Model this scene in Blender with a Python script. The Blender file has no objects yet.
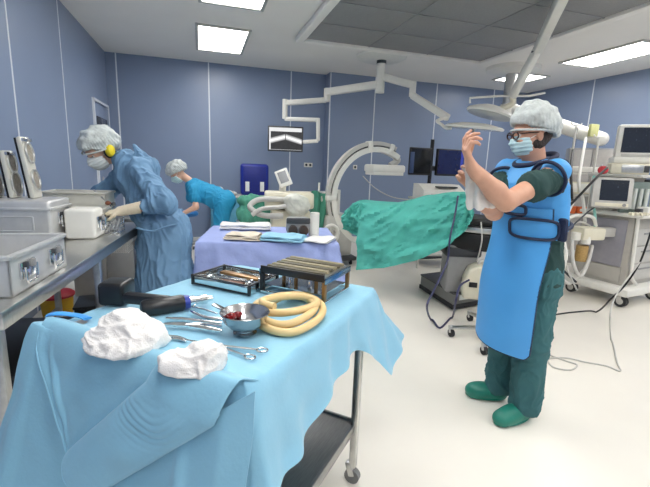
import bpy, bmesh, math, random
import numpy as np
from mathutils import Vector, Matrix, noise
from math import sin, cos, pi, radians as R

random.seed(7)
SC = bpy.context.scene
COL = SC.collection
V = Vector

# ------------------------------------------------------------------ materials
MATS = {}
def mat(name, col, rough=.5, metal=0., var=.06, vscale=18., bump=0., bscale=60., spec=.5, alpha=1., sheen=0., stretch=None, coat=0., emit=None, estr=0., trans=0.):
    """procedural material: base colour broken up by noise, optional noise bump"""
    if name in MATS: return MATS[name]
    m = bpy.data.materials.new(name); m.use_nodes = True
    nt = m.node_tree; b = nt.nodes['Principled BSDF']
    b.inputs['Roughness'].default_value = rough
    b.inputs['Metallic'].default_value = metal
    b.inputs['Specular IOR Level'].default_value = spec
    b.inputs['Coat Weight'].default_value = coat
    b.inputs['Transmission Weight'].default_value = trans
    if sheen: b.inputs['Sheen Weight'].default_value = sheen
    if alpha < 1: b.inputs['Alpha'].default_value = alpha
    tc = nt.nodes.new('ShaderNodeTexCoord'); mp = nt.nodes.new('ShaderNodeMapping')
    nt.links.new(tc.outputs['Object'], mp.inputs['Vector'])
    if stretch: mp.inputs['Scale'].default_value = stretch
    n = nt.nodes.new('ShaderNodeTexNoise'); n.inputs['Scale'].default_value = vscale; n.inputs['Detail'].default_value = 3
    nt.links.new(mp.outputs['Vector'], n.inputs['Vector'])
    rp = nt.nodes.new('ShaderNodeValToRGB')
    c = [max(0, min(1, x)) for x in col]
    rp.color_ramp.elements[0].position = .3; rp.color_ramp.elements[1].position = .7
    rp.color_ramp.elements[0].color = (*[x*(1-var) for x in c], 1)
    rp.color_ramp.elements[1].color = (*[min(1, x*(1+var)) for x in c], 1)
    nt.links.new(n.outputs['Fac'], rp.inputs['Fac'])
    nt.links.new(rp.outputs['Color'], b.inputs['Base Color'])
    if bump:
        n2 = nt.nodes.new('ShaderNodeTexNoise'); n2.inputs['Scale'].default_value = bscale; n2.inputs['Detail'].default_value = 4
        nt.links.new(mp.outputs['Vector'], n2.inputs['Vector'])
        bp = nt.nodes.new('ShaderNodeBump'); bp.inputs['Strength'].default_value = bump; bp.inputs['Distance'].default_value = .01
        nt.links.new(n2.outputs['Fac'], bp.inputs['Height']); nt.links.new(bp.outputs['Normal'], b.inputs['Normal'])
    if emit:
        b.inputs['Emission Color'].default_value = (*emit, 1); b.inputs['Emission Strength'].default_value = estr
    MATS[name] = m
    return m
def srgb(r, g, b):
    f = lambda v: (v/255/12.92) if v/255 <= .04045 else ((v/255+.055)/1.055)**2.4
    return (f(r), f(g), f(b))

# ------------------------------------------------------------------ mesh builder
class MB:
    """collects shapes, links them as ONE mesh object"""
    def __init__(s): s.v = []; s.f = []; s.mi = []; s.cur = 0
    def m(s, i): s.cur = i; return s
    def add(s, vs, fs, M=None):
        o = len(s.v)
        for p in vs:
            p = V(p)
            s.v.append(tuple(M @ p) if M else tuple(p))
        for f in fs: s.f.append([i+o for i in f]); s.mi.append(s.cur)
        return s
    def box(s, c, d, rz=0, bev=0., M=None, seg=2):
        bm = bmesh.new(); bmesh.ops.create_cube(bm, size=1)
        for v in bm.verts: v.co = V((v.co.x*d[0], v.co.y*d[1], v.co.z*d[2]))
        if bev: bmesh.ops.bevel(bm, geom=bm.edges[:], offset=min(bev, min(d)*.49), segments=seg, profile=.5, affect='EDGES')
        T = Matrix.Translation(V(c)) @ Matrix.Rotation(rz, 4, 'Z')
        if M is not None: T = M @ T
        bm.verts.index_update()
        s.add([v.co for v in bm.verts], [[v.index for v in f.verts] for f in bm.faces], T); bm.free(); return s
    def obox(s, a, b, w, h, bev=0., up=(0, 0, 1)):
        """bar of section w x h running from a to b"""
        a = V(a); b = V(b); x = (b-a); L = x.length; x.normalize(); y = V(up).cross(x)
        if y.length < 1e-4: y = V((0, 1, 0)).cross(x)
        if y.length < 1e-4: y = V((1, 0, 0)).cross(x)
        y.normalize(); z = x.cross(y)
        M = Matrix((x, y, z)).transposed().to_4x4(); M.translation = (a+b)/2
        return s.box((0, 0, 0), (L, w, h), 0, bev, M)
    def cyl(s, a, b, r, r2=None, n=20, cap=True):
        r2 = r if r2 is None else r2
        return s.sweep([a, b], [r, r2], n, cap)
    def sweep(s, pts, rad, n=10, cap=True, flat=1., closed=False):
        pts = [V(p) for p in pts]; N = len(pts)
        if not hasattr(rad, '__len__'): rad = [rad]*N
        tang = []
        for i in range(N):
            if closed: t = pts[(i+1) % N]-pts[i-1]
            else: t = pts[min(i+1, N-1)]-pts[max(i-1, 0)]
            tang.append(t.normalized() if t.length > 1e-9 else V((0, 0, 1)))
        ref = V((0, 0, 1)) if abs(tang[0].z) < .9 else V((1, 0, 0))
        u = (ref - tang[0]*ref.dot(tang[0])).normalized(); vs = []
        for i in range(N):
            u = u - tang[i]*u.dot(tang[i])
            u = u.normalized() if u.length > 1e-6 else V((1, 0, 0))
            w = tang[i].cross(u)
            for k in range(n):
                a = 2*pi*k/n
                vs.append(pts[i]+(u*cos(a)*flat+w*sin(a))*rad[i])
        fs = []
        for i in range(N if closed else N-1):
            j = (i+1) % N
            for k in range(n): fs.append([i*n+k, i*n+(k+1) % n, j*n+(k+1) % n, j*n+k])
        if cap and not closed: fs += [list(range(n))[::-1], [(N-1)*n+k for k in range(n)]]
        return s.add(vs, fs)
    def lathe(s, c, prof, n=28, M=None):
        """profile of (radius, z) turned about a vertical axis through c"""
        vs = []; fs = []; N = len(prof)
        for r, z in prof:
            for k in range(n): vs.append((c[0]+r*cos(2*pi*k/n), c[1]+r*sin(2*pi*k/n), c[2]+z))
        for i in range(N-1):
            for k in range(n): fs.append([i*n+k, i*n+(k+1) % n, (i+1)*n+(k+1) % n, (i+1)*n+k])
        if prof[0][0] > 1e-5: fs.append(list(range(n))[::-1])
        if prof[-1][0] > 1e-5: fs.append([(N-1)*n+k for k in range(n)])
        return s.add(vs, fs, M)
    def ell(s, c, r, rot=None, n=20):
        vs = []; fs = []; m = n//2
        for i in range(m+1):
            t = pi*i/m
            for k in range(n): vs.append((r[0]*sin(t)*cos(2*pi*k/n), r[1]*sin(t)*sin(2*pi*k/n), r[2]*cos(t)))
        for i in range(m):
            for k in range(n): fs.append([i*n+k, (i+1)*n+k, (i+1)*n+(k+1) % n, i*n+(k+1) % n])
        M = Matrix.Translation(V(c)) @ (rot.to_4x4() if rot else Matrix())
        return s.add(vs, fs, M)
    def grid(s, fn, nu, nv, thick=0., closed_u=False):
        """surface fn(u,v), u,v in 0..1; thick gives it a second skin and rims"""
        P = [[V(fn(i/nu, j/nv)) for j in range(nv+1)] for i in range(nu+1)]
        vs = [p for row in P for p in row]; w = nv+1; fs = []
        for i in range(nu):
            for j in range(nv): fs.append([i*w+j, (i+1)*w+j, (i+1)*w+j+1, i*w+j+1])
        if thick:
            Nn = []
            for i in range(nu+1):
                for j in range(nv+1):
                    a = P[min(i+1, nu)][j]-P[max(i-1, 0)][j]; b = P[i][min(j+1, nv)]-P[i][max(j-1, 0)]
                    nn = a.cross(b); Nn.append(nn.normalized() if nn.length > 1e-12 else V((0, 0, 1)))
            o = len(vs); vs = vs+[p-n*thick for p, n in zip(vs, Nn)]
            fs += [[k+o for k in f[::-1]] for f in fs]
            for i in range(nu):
                fs.append([i*w, i*w+o, (i+1)*w+o, (i+1)*w]); a = i*w+nv; b = (i+1)*w+nv; fs.append([a, b, b+o, a+o])
            for j in range(nv):
                fs.append([j, j+1, j+1+o, j+o]); a = nu*w+j; fs.append([a, a+o, a+1+o, a+1])
        return s.add(vs, fs)
    def poly(s, pts, ext):
        """flat polygon pts extruded by the vector ext"""
        n = len(pts); vs = [V(p) for p in pts]+[V(p)+V(ext) for p in pts]
        fs = [list(range(n))[::-1], list(range(n, 2*n))]+[[i, (i+1) % n, (i+1) % n+n, i+n] for i in range(n)]
        return s.add(vs, fs)
    def build(s, name, mats, parent=None, loc=None, rz=0, sharp=38, recalc=True):
        if not isinstance(mats, (list, tuple)): mats = [mats]
        me = bpy.data.meshes.new(name); me.from_pydata(s.v, [], s.f)
        for m in mats: me.materials.append(m)
        me.polygons.foreach_set('material_index', s.mi)
        if recalc:
            bm = bmesh.new(); bm.from_mesh(me); bmesh.ops.recalc_face_normals(bm, faces=bm.faces[:]); bm.to_mesh(me); bm.free()
        me.shade_smooth(); me.set_sharp_from_angle(angle=R(sharp))
        o = bpy.data.objects.new(name, me); COL.objects.link(o)
        if parent: o.parent = parent
        if loc is not None: o.location = loc
        o.rotation_euler = (0, 0, rz)
        return o

def tag(o, label=None, cat=None, group=None, kind=None):
    if label: o['label'] = label
    if cat: o['category'] = cat
    if group: o['group'] = group
    if kind: o['kind'] = kind
    return o
def thing(name, label, cat, loc=(0, 0, 0), rz=0, group=None):
    o = bpy.data.objects.new(name, None); COL.objects.link(o)
    o.location = loc; o.rotation_euler = (0, 0, rz); o.empty_display_size = .1
    return tag(o, label, cat, group)
def struct(o): o['kind'] = 'structure'; return o
def copy_tree(o, parent=None):
    c = o.copy(); COL.objects.link(c); c.parent = parent
    for ch in list(o.children): copy_tree(ch, c)
    return c
def catmull(pts, n=8, closed=False):
    pts = [V(p) for p in pts]; N = len(pts); out = []
    for i in range(N if closed else N-1):
        if closed: p0, p1, p2, p3 = pts[i-1], pts[i], pts[(i+1) % N], pts[(i+2) % N]
        else: p0, p1, p2, p3 = pts[max(i-1, 0)], pts[i], pts[i+1], pts[min(i+2, N-1)]
        for k in range(n):
            t = k/n
            out.append(.5*((2*p1)+(p2-p0)*t+(2*p0-5*p1+4*p2-p3)*t*t+(3*p1-p0-3*p2+p3)*t**3))
    if not closed: out.append(pts[-1])
    return out
def cable(name, pts, r, m, label=None, cat='cable', n=8, parent=None):
    q = catmull(pts, n)
    for v in q: v.z = max(v.z, r)
    o = MB().sweep(q, r, 8).build(name, m, parent)
    if not parent: tag(o, label, cat)
    return o
def fbm(p, s, seed=0): return noise.fractal(V(p)*s+V((seed*7.3, seed*3.1, seed*1.7)), 1., 2., 3)

# ------------------------------------------------------------------ implicit solids for bodies and clothes
class Sdf:
    def __init__(s, lo, hi, h):
        s.lo = np.array(lo, float); s.h = h
        s.n = np.ceil((np.array(hi)-s.lo)/h).astype(int)+1
        s.d = np.full(s.n, 1., np.float32)
    def _win(s, a, b):
        i0 = np.clip(np.floor((np.array(a)-s.lo)/s.h).astype(int), 0, s.n-1); i1 = np.clip(np.ceil((np.array(b)-s.lo)/s.h).astype(int)+1, 1, s.n)
        ax = [(s.lo[k]+s.h*np.arange(i0[k], i1[k])).astype(np.float32) for k in range(3)]
        return tuple(slice(i0[k], i1[k]) for k in range(3)), np.meshgrid(*ax, indexing='ij')
    def _mix(s, w, d, k, sub=False):
        cur = s.d[w]
        if sub:
            d = -d; hh = np.maximum(k-np.abs(cur-d), 0)/max(k, 1e-6); s.d[w] = np.maximum(cur, d)+hh*hh*k*.25
        else:
            hh = np.maximum(k-np.abs(cur-d), 0)/max(k, 1e-6); s.d[w] = np.minimum(cur, d)-hh*hh*k*.25
    def limb(s, a, b, ra, rb, k=.02, flat=None, sub=False):
        a = np.array(a, float); b = np.array(b, float); m = max(ra, rb)+k+3*s.h
        w, (x, y, z) = s._win(np.minimum(a, b)-m, np.maximum(a, b)+m)
        ab = b-a; L = max(ab@ab, 1e-9)
        t = np.clip(((x-a[0])*ab[0]+(y-a[1])*ab[1]+(z-a[2])*ab[2])/L, 0, 1)
        dx, dy, dz = x-a[0]-t*ab[0], y-a[1]-t*ab[1], z-a[2]-t*ab[2]
        if flat is not None:      # squash along a unit vector by a factor
            f, q = np.array(flat[0], float), flat[1]; f /= np.linalg.norm(f)
            p = dx*f[0]+dy*f[1]+dz*f[2]; g = p*(1/q-1)
            dx = dx+g*f[0]; dy = dy+g*f[1]; dz = dz+g*f[2]
        s._mix(w, np.sqrt(dx*dx+dy*dy+dz*dz)-(ra+(rb-ra)*t), k, sub); return s
    def chain(s, pts, rad, k=.02, flat=None):
        for i in range(len(pts)-1): s.limb(pts[i], pts[i+1], rad[i], rad[i+1], k, flat)
        return s
    def ell(s, c, r, k=.02, rot=None, sub=False):
        c = np.array(c, float); r = np.array(r, float); m = max(r)+k+3*s.h
        w, (x, y, z) = s._win(c-m, c+m); x = x-c[0]; y = y-c[1]; z = z-c[2]
        if rot is not None:
            q = np.array(rot.transposed() if hasattr(rot, 'transposed') else rot)
            x, y, z = [q[i][0]*x+q[i][1]*y+q[i][2]*z for i in range(3)]
        k0 = np.sqrt((x/r[0])**2+(y/r[1])**2+(z/r[2])**2); k1 = np.sqrt((x/r[0]**2)**2+(y/r[1]**2)**2+(z/r[2]**2)**2)
        s._mix(w, k0*(k0-1)/np.maximum(k1, 1e-6), k, sub); return s
    def column(s, prof, k=.02):
        """upright elliptical column: rows of (z, centre x, centre y, radius x, radius y)"""
        pr = np.array(prof, float); z0, z1 = pr[0, 0], pr[-1, 0]; m = pr[:, 3:].max()+.12
        w, (x, y, z) = s._win((pr[:, 1].min()-m, pr[:, 2].min()-m, z0-.05), (pr[:, 1].max()+m, pr[:, 2].max()+m, z1+.05))
        f = [np.interp(z, pr[:, 0], pr[:, i]) for i in range(1, 5)]
        q = (np.sqrt(((x-f[0])/f[2])**2+((y-f[1])/f[3])**2)-1)*np.minimum(f[2], f[3])
        s._mix(w, np.maximum(q, np.maximum(z0-z, z-z1)), k); return s
    def half(s, p, n, k=.004):
        """cut away everything on the side of point p that n points to"""
        p = np.array(p, float); n = np.array(n, float); n /= np.linalg.norm(n)
        ax = [(s.lo[i]+s.h*np.arange(s.n[i])).astype(np.float32) for i in range(3)]
        d = (ax[0]-p[0])[:, None, None]*n[0]+(ax[1]-p[1])[None, :, None]*n[1]+(ax[2]-p[2])[None, None, :]*n[2]
        hh = np.maximum(k-np.abs(s.d-d), 0)/k; s.d = np.maximum(s.d, d)+hh*hh*k*.25; return s
    def shell(s, t):
        s.d = np.abs(s.d+t)-t; return s
    def mesh(s, smooth=2):
        d = s.d; ins = d < 0
        c = np.zeros(tuple(s.n-1), np.int8)
        for i in (0, 1):
            for j in (0, 1):
                for k in (0, 1): c += ins[i:s.n[0]-1+i, j:s.n[1]-1+j, k:s.n[2]-1+k]
        act = np.argwhere((c > 0) & (c < 8))
        idx = -np.ones(tuple(s.n-1), np.int32); idx[tuple(act.T)] = np.arange(len(act))
        acc = np.zeros((len(act), 3)); cnt = np.zeros(len(act))
        cor = [(i, j, k) for i in (0, 1) for j in (0, 1) for k in (0, 1)]
        val = {q: d[act[:, 0]+q[0], act[:, 1]+q[1], act[:, 2]+q[2]] for q in cor}
        for q in cor:
            for ax in range(3):
                if q[ax]: continue
                p = list(q); p[ax] = 1; a, b = val[q], val[tuple(p)]
                x = (a < 0) != (b < 0); t = np.where(x, a/np.where(x, a-b, 1), 0)
                pt = np.array(q, float)[None].repeat(len(act), 0); pt[:, ax] += t
                acc[x] += pt[x]; cnt[x] += 1
        vs = s.lo+s.h*(act+acc/cnt[:, None])
        fs = []
        for ax in range(3):
            a1, a2 = (ax+1) % 3, (ax+2) % 3
            sl0 = [slice(None)]*3; sl1 = [slice(None)]*3; sl0[ax] = slice(0, -1); sl1[ax] = slice(1, None)
            e = np.argwhere(ins[tuple(sl0)] != ins[tuple(sl1)])
            e = e[(e[:, a1] > 0) & (e[:, a2] > 0) & (e[:, a1] < s.n[a1]-1) & (e[:, a2] < s.n[a2]-1)]
            g = []
            for o1, o2 in ((-1, -1), (0, -1), (0, 0), (-1, 0)):
                q = e.copy(); q[:, a1] += o1; q[:, a2] += o2; g.append(idx[q[:, 0], q[:, 1], q[:, 2]])
            g = np.stack(g, 1); fl = ins[tuple(e.T)]; g[~fl] = g[~fl][:, ::-1]; fs.append(g)
        fs = np.concatenate(fs)
        for _ in range(smooth):       # light Laplacian pass
            sm = np.zeros_like(vs); n = np.zeros(len(vs))
            for a in range(4):
                np.add.at(sm, fs[:, a], vs[fs[:, (a+1) % 4]]+vs[fs[:, (a+3) % 4]]); np.add.at(n, fs[:, a], 2)
            vs = .5*vs+.5*sm/np.maximum(n, 1)[:, None]
        return vs, fs
    def build(s, name, m, parent=None, disp=None, smooth=2, sharp=180):
        vs, fs = s.mesh(smooth)
        me = bpy.data.meshes.new(name); me.from_pydata(vs.tolist(), [], fs.tolist())
        for q in (m if isinstance(m, (list, tuple)) else [m]): me.materials.append(q)
        if disp:
            nn = [v.normal.copy() for v in me.vertices]
            for v, n in zip(me.vertices, nn): v.co = v.co+n*disp(v.co, n)
        me.shade_smooth()
        if sharp < 180: me.set_sharp_from_angle(angle=R(sharp))
        o = bpy.data.objects.new(name, me); COL.objects.link(o)
        if parent: o.parent = parent
        return o
GLOW = 9.0
EXPO = 0.6
# ================================================================== the room
H = 3.1
X0, X1, Y0, Y1, YB, XB = -1.45, 6.85, -2.8, 7.8, 7.55, 2.34
m_wall = mat('wall_panel_blue_grey', srgb(134, 149, 176), rough=.33, var=.025, vscale=1.3, spec=.5)
m_seam = mat('seam_strip', srgb(232, 236, 240), rough=.4, var=.02)
m_ceil = mat('ceiling_paint', srgb(247, 243, 236), rough=.6, var=.015, vscale=2)
m_floor = mat('floor_vinyl', srgb(234, 229, 219), rough=.34, var=.018, vscale=2.2, spec=.42)
m_white = mat('white_enamel', srgb(232, 230, 222), rough=.35, var=.02)
m_cream = mat('cream_plastic', srgb(226, 220, 198), rough=.42, var=.03)
m_black = mat('black_plastic', srgb(22, 23, 26), rough=.38, var=.1)
m_dark = mat('dark_grey_plastic', srgb(62, 64, 68), rough=.45, var=.08)
m_grey = mat('mid_grey_paint', srgb(150, 150, 150), rough=.45, var=.05)
m_lgrey = mat('light_grey_paint', srgb(196, 194, 188), rough=.42, var=.04)
m_steel = mat('brushed_steel', (.62, .62, .60), rough=.3, metal=1, var=.1, vscale=30, stretch=(1, 12, 1))
m_chrome = mat('polished_steel', (.78, .78, .78), rough=.14, metal=1, var=.05)
m_alu = mat('anodised_aluminium', (.66, .66, .65), rough=.42, metal=.55, var=.05, vscale=20)
m_rubber = mat('castor_rubber', srgb(45, 45, 48), rough=.7, var=.1)

struct(MB().box(((X0+X1)/2, (Y0+Y1)/2, -.05), (X1-X0+.2, Y1-Y0+.2, .1)).build('floor', m_floor))
struct(MB().box(((X0+X1)/2, (Y0+Y1)/2, H+.05), (X1-X0+.2, Y1-Y0+.2, .1)).build('ceiling', m_ceil))

def wall(name, a, b, n, seams, th=.1):
    """wall from a to b (floor points), inner face on the line, n = direction into the room"""
    a, b, n = V((*a, 0)), V((*b, 0)), V((*n, 0)); t = (b-a).normalized(); w = MB()
    c = (a+b)/2-n*th/2; ang = math.atan2(t.y, t.x)
    w.box((c.x, c.y, H/2), ((b-a).length, th, H), ang)
    w.m(1)
    for s in seams:
        p = a+t*s+n*.001; w.box((p.x, p.y, H/2), (.02, .006, H-.004), ang)
    return struct(w.build(name, [m_wall, m_seam]))
wall('wall_left', (X0, Y0), (X0, Y1), (1, 0), [y-Y0 for y in (-1.2, .1, 1.4, 2.75, 4.09, 5.45)])
wall('wall_back', (X0, Y1), (XB, Y1), (0, -1), [x-X0 for x in (-1.29, .18, 1.66)])
wall('wall_back_projecting', (XB, YB), (X1, YB), (0, -1), [.015, .92, 2.27, 3.65], th=Y1-YB+.1)
wall('wall_right', (X1, Y0), (X1, YB), (-1, 0), [y-Y0 for y in (-1.1, .3, 1.7, 3.1, 4.5, 5.95)])
wall('wall_rear', (X0, Y0), (X1, Y0), (0, 1), [1.5, 3, 4.5, 6, 7.4])
# door in the left wall with a small dark window
m_pane = mat('dark_door_glass', srgb(58, 60, 66), rough=.08, var=.1)
d = MB().box((X0+.012, 7.21, 1.1), (.022, .94, 2.16), 0, .004).build('door_1', m_wall); struct(d)
fr = MB()
for yy in (6.725, 7.695): fr.box((X0+.015, yy, 1.12), (.03, .035, 2.24))
fr.box((X0+.015, 7.21, 2.225), (.03, 1.0, .035)); fr.build('door_frame', m_seam, d)
MB().box((X0+.026, 7.16, 1.86), (.008, .7, .28), 0, .003).build('window_pane', m_pane, d)
MB().obox((X0+.05, 6.84, .98), (X0+.05, 6.84, 1.12), .02, .02, .005).build('door_handle', m_steel, d)

# wall sockets
def socket(c, n, label):
    t = thing('wall_socket', label, 'socket', c)
    MB().box((0, -.006, 0), (.085*n, .012, .085), 0, .004).build('plate', m_white, t)
    for i in range(n):
        x = (i-(n-1)/2)*.08
        MB().cyl((x, -.0115, 0), (x, -.015, 0), .024, n=16).build('outlet', m_dark, t)
socket((2.03, Y1, 1.40), 2, 'double white wall socket under the x-ray monitor')
socket((2.92, YB, 1.39), 1, 'single white wall socket behind the ring of the imaging arm')

# laminar air canopy in the ceiling
m_filt = mat('filter_panel_grey', srgb(150, 149, 147), rough=.5, metal=.1, var=.05, vscale=40, bump=.2, bscale=400)
cx0, cx1, cy0, cy1 = 1.38, 4.17, 2.95, 5.66
can = thing('air_canopy', 'large grey grid air-flow canopy set in the ceiling', 'ceiling canopy', ((cx0+cx1)/2, (cy0+cy1)/2, H))
f = MB(); w_, d_ = cx1-cx0, cy1-cy0
for sx in (-1, 1): f.box((sx*(w_/2+.05), 0, -.035), (.1, d_+.2, .07), 0, .01)
for sy in (-1, 1): f.box((0, sy*(d_/2+.05), -.035), (w_, .1, .07), 0, .01)
f.build('frame', m_ceil, can)
nx, ny = 3, 4
for i in range(nx):
    for j in range(ny):
        MB().box((-w_/2+(i+.5)*w_/nx, -d_/2+(j+.5)*d_/ny, -.02), (w_/nx-.012, d_/ny-.012, .03), 0, .003).build('filter_panel', m_filt, can)
g = MB()
for i in range(1, nx): g.box((-w_/2+i*w_/nx, 0, -.03), (.014, d_, .02))
for j in range(1, ny): g.box((0, -d_/2+j*d_/ny, -.031), (w_, .014, .02))
g.build('grid_bar', m_grey, can)

# ceiling light panels
m_glow = mat('light_diffuser', (1, 1, 1), rough=.5, var=0, emit=(1., .985, .955), estr=GLOW)
def light_panel(x, y, w, l, label):
    t = thing('ceiling_light', label, 'ceiling light', (x, y, H), 0, 'ceiling light panels')
    f = MB()
    for s in (-1, 1): f.box((s*(w/2+.02), 0, -.012), (.04, l+.08, .024), 0, .004); f.box((0, s*(l/2+.02), -.012), (w, .04, .024), 0, .004)
    f.build('frame', m_lgrey, t)
    MB().box((0, 0, -.008), (w, l, .012)).build('diffuser', m_glow, t)
light_panel(.33, 6.32, .62, 1.16, 'square-looking bright ceiling light panel, the farther one left of the canopy')
light_panel(.37, 4.32, .62, 1.16, 'ceiling light panel cut by the top edge, the nearer one left of the canopy')
light_panel(5.67, 4.68, .6, 1.2, 'long bright ceiling light panel right of the canopy, the nearer one')
light_panel(5.6, 6.4, .6, .62, 'small bright ceiling light panel behind the ceiling post on the right')
for x, y in ((.37, 2.3), (.37, .3), (.37, -1.7), (5.67, 2.6), (5.67, .6), (5.67, -1.5), (3., .9), (3., -1.2)):  # unseen panels, added in rows towards the camera to light the room
    light_panel(x, y, .6, 1.2, 'unseen ceiling light panel added on the camera side to light the room')

# camera
cam = bpy.data.cameras.new('camera'); cam.sensor_width = 36; cam.sensor_fit = 'HORIZONTAL'; cam.lens = 402/650*36; cam.clip_start = .02
co = bpy.data.objects.new('camera', cam); COL.objects.link(co)
co.matrix_world = Matrix(((0.95599, 0.02290, -0.29250, 0.00000), (-0.29125, 0.19455, -0.93666, 0.00000), (0.03546, 0.98062, 0.19266, 1.42000), (0.00000, 0.00000, 0.00000, 1.00000)))
SC.camera = co
SC.view_settings.view_transform = 'Standard'; SC.view_settings.look = 'None'; SC.view_settings.gamma = 1; SC.view_settings.use_curve_mapping = False
SC.view_settings.exposure = EXPO
wd = bpy.data.worlds.new('world'); SC.world = wd; wd.use_nodes = True
wd.node_tree.nodes['Background'].inputs['Color'].default_value = (.8, .85, .9, 1); wd.node_tree.nodes['Background'].inputs['Strength'].default_value = .3
# ================================================================== ceiling-mounted arms
m_lens = mat('lamp_lens', srgb(205, 208, 205), rough=.12, var=.02)
def arm_bar(name, a, b, w, h, m, parent, bev=.012):
    return MB().obox(a, b, w, h, bev).build(name, m, parent)
# --- mount with the x-ray screen and a flat lamp
c = V((2.73, 6.14, H))
am = thing('ceiling_arm_mount', 'white round ceiling mount with two jointed arms for the x-ray screen and a flat lamp', 'ceiling arm', c)
L = lambda p: V(p)-c
MB().lathe((0, 0, 0), [(0, -.07), (.30, -.065), (.38, -.03), (.39, 0)], 40).build('ceiling_plate', m_white, am)
MB().cyl((0, 0, -.06), (0, 0, -.115), .075, n=24).build('collar', m_dark, am)
MB().cyl((0, 0, -.1), L((2.700, 6.063, 2.556))*V((0, 0, 1)), .068, n=24).build('post', m_white, am)
e = L((2.681, 6.042, 2.683)); e.x = e.y = 0
k1 = L((2.111, 6.959, 2.642))
arm_bar('screen_arm', e, k1, .1, .12, m_white, am, .02)
k1b = k1+V((0, 0, -.16))
MB().cyl(k1+V((0, 0, .06)), k1b, .055, n=20).build('arm_joint', m_white, am)
k2 = L((1.407, 7.080, 2.424))
arm_bar('spring_arm', k1b+V((0, 0, .03)), k2, .075, .09, m_white, am, .02)
k3 = k2+V((0, 0, -.26)); k4 = L((1.924, 6.810, 2.154)); k5 = L((1.916, 6.741, 1.806)); k6 = L((1.685, 6.862, 1.783))
s = MB(); s.cyl(k2+V((0, 0, .06)), k3, .045, n=18); s.obox(k3, k4, .06, .07, .012); s.obox(k4+V((0, 0, .03)), k5, .06, .06, .012); s.obox(k5, k6, .05, .06, .012)
s.build('hanger', m_white, am)
e2 = e+V((0, 0, .12)); q1 = L((3.141, 5.840, 2.661)); q1b = q1+V((0, 0, -.17)); q2 = L((3.375, 5.177, 2.129))
arm_bar('lamp_arm', e2, q1, .09, .11, m_white, am, .02)
MB().cyl(q1+V((0, 0, .05)), q1b, .05, n=18).build('arm_joint', m_white, am)
arm_bar('lamp_spring_arm', q1b+V((0, 0, .02)), q2, .085, .1, m_white, am, .02)
q3 = L((3.169, 5.123, 2.070)); q4 = L((3.169, 4.886, 1.959)); ld = L((3.398, 4.602, 1.964))
MB().sweep(catmull([q2, (q2+q3)/2+V((0, 0, .01)), q3, (q3+q4)/2, q4, ld+(q4-ld)*.8], 5), .022, 10).build('lamp_yoke', m_white, am)
Mt = Matrix.Translation(ld) @ Matrix.Rotation(R(2), 4, 'Y') @ Matrix.Rotation(R(5), 4, 'X')
lh = MB().lathe((0, 0, 0), [(0, .05), (.18, .045), (.34, .012), (.37, -.005), (.36, -.025), (.33, -.03)], 44, Mt).build('lamp_head', m_white, am)
MB().lathe((0, 0, 0), [(0, -.034), (.33, -.031)], 40, Mt).build('lens', m_lens, lh)
MB().cyl(Mt @ V((0, 0, -.03)), Mt @ V((0, 0, -.12)), .02, n=12).build('handle', m_grey, lh)

# --- x-ray screen
p = V((1.407, 6.989, 1.824))
xm = thing('xray_monitor', 'wall-height monitor with a black and white x-ray picture, hung from the jointed white arm', 'monitor', p, R(-12))
MB().box((0, 0, 0), (.60, .06, .42), 0, .012).build('case', m_dark, xm)
m_xr = bpy.data.materials.new('xray_picture'); m_xr.use_nodes = True
nt = m_xr.node_tree; b = nt.nodes['Principled BSDF']
tc = nt.nodes.new('ShaderNodeTexCoord'); sp = nt.nodes.new('ShaderNodeSeparateXYZ'); nt.links.new(tc.outputs['Object'], sp.inputs[0])
def mth(op, a, bb=None, clamp=False):
    n = nt.nodes.new('ShaderNodeMath'); n.operation = op; n.use_clamp = clamp
    for i, x in enumerate((a, bb)):
        if x is None: continue
        if isinstance(x, (int, float)): n.inputs[i].default_value = x
        else: nt.links.new(x, n.inputs[i])
    return n.outputs[0]
ax_ = mth('ABSOLUTE', sp.outputs['X'])
# pale bone band: bent like a shallow roof over the middle
bone = mth('ADD', mth('MULTIPLY', mth('ABSOLUTE', mth('SUBTRACT', mth('ADD', sp.outputs['Z'], mth('MULTIPLY', ax_, .28)), .035)), -22.), 1.15, True)
gap = mth('GREATER_THAN', ax_, .006)
ns = nt.nodes.new('ShaderNodeTexNoise'); ns.inputs['Scale'].default_value = 9
val = mth('ADD', mth('MULTIPLY', mth('MULTIPLY', bone, gap), .8), mth('MULTIPLY', ns.outputs['Fac'], .03))
top = mth('GREATER_THAN', sp.outputs['Z'], .12); side = mth('GREATER_THAN', mth('MULTIPLY', sp.outputs['X'], -1), .25); bot = mth('LESS_THAN', sp.outputs['Z'], -.178)
val = mth('MAXIMUM', val, mth('MULTIPLY', mth('MAXIMUM', top, mth('MAXIMUM', side, bot)), .62))
cb = nt.nodes.new('ShaderNodeCombineColor')
for i in range(3): nt.links.new(val, cb.inputs[i])
b.inputs['Base Color'].default_value = (.01, .01, .012, 1); b.inputs['Roughness'].default_value = .3
nt.links.new(cb.outputs[0], b.inputs['Emission Color']); b.inputs['Emission Strength'].default_value = .9
MB().box((0, -.032, 0), (.55, .006, .365)).build('screen', m_xr, xm)

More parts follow.
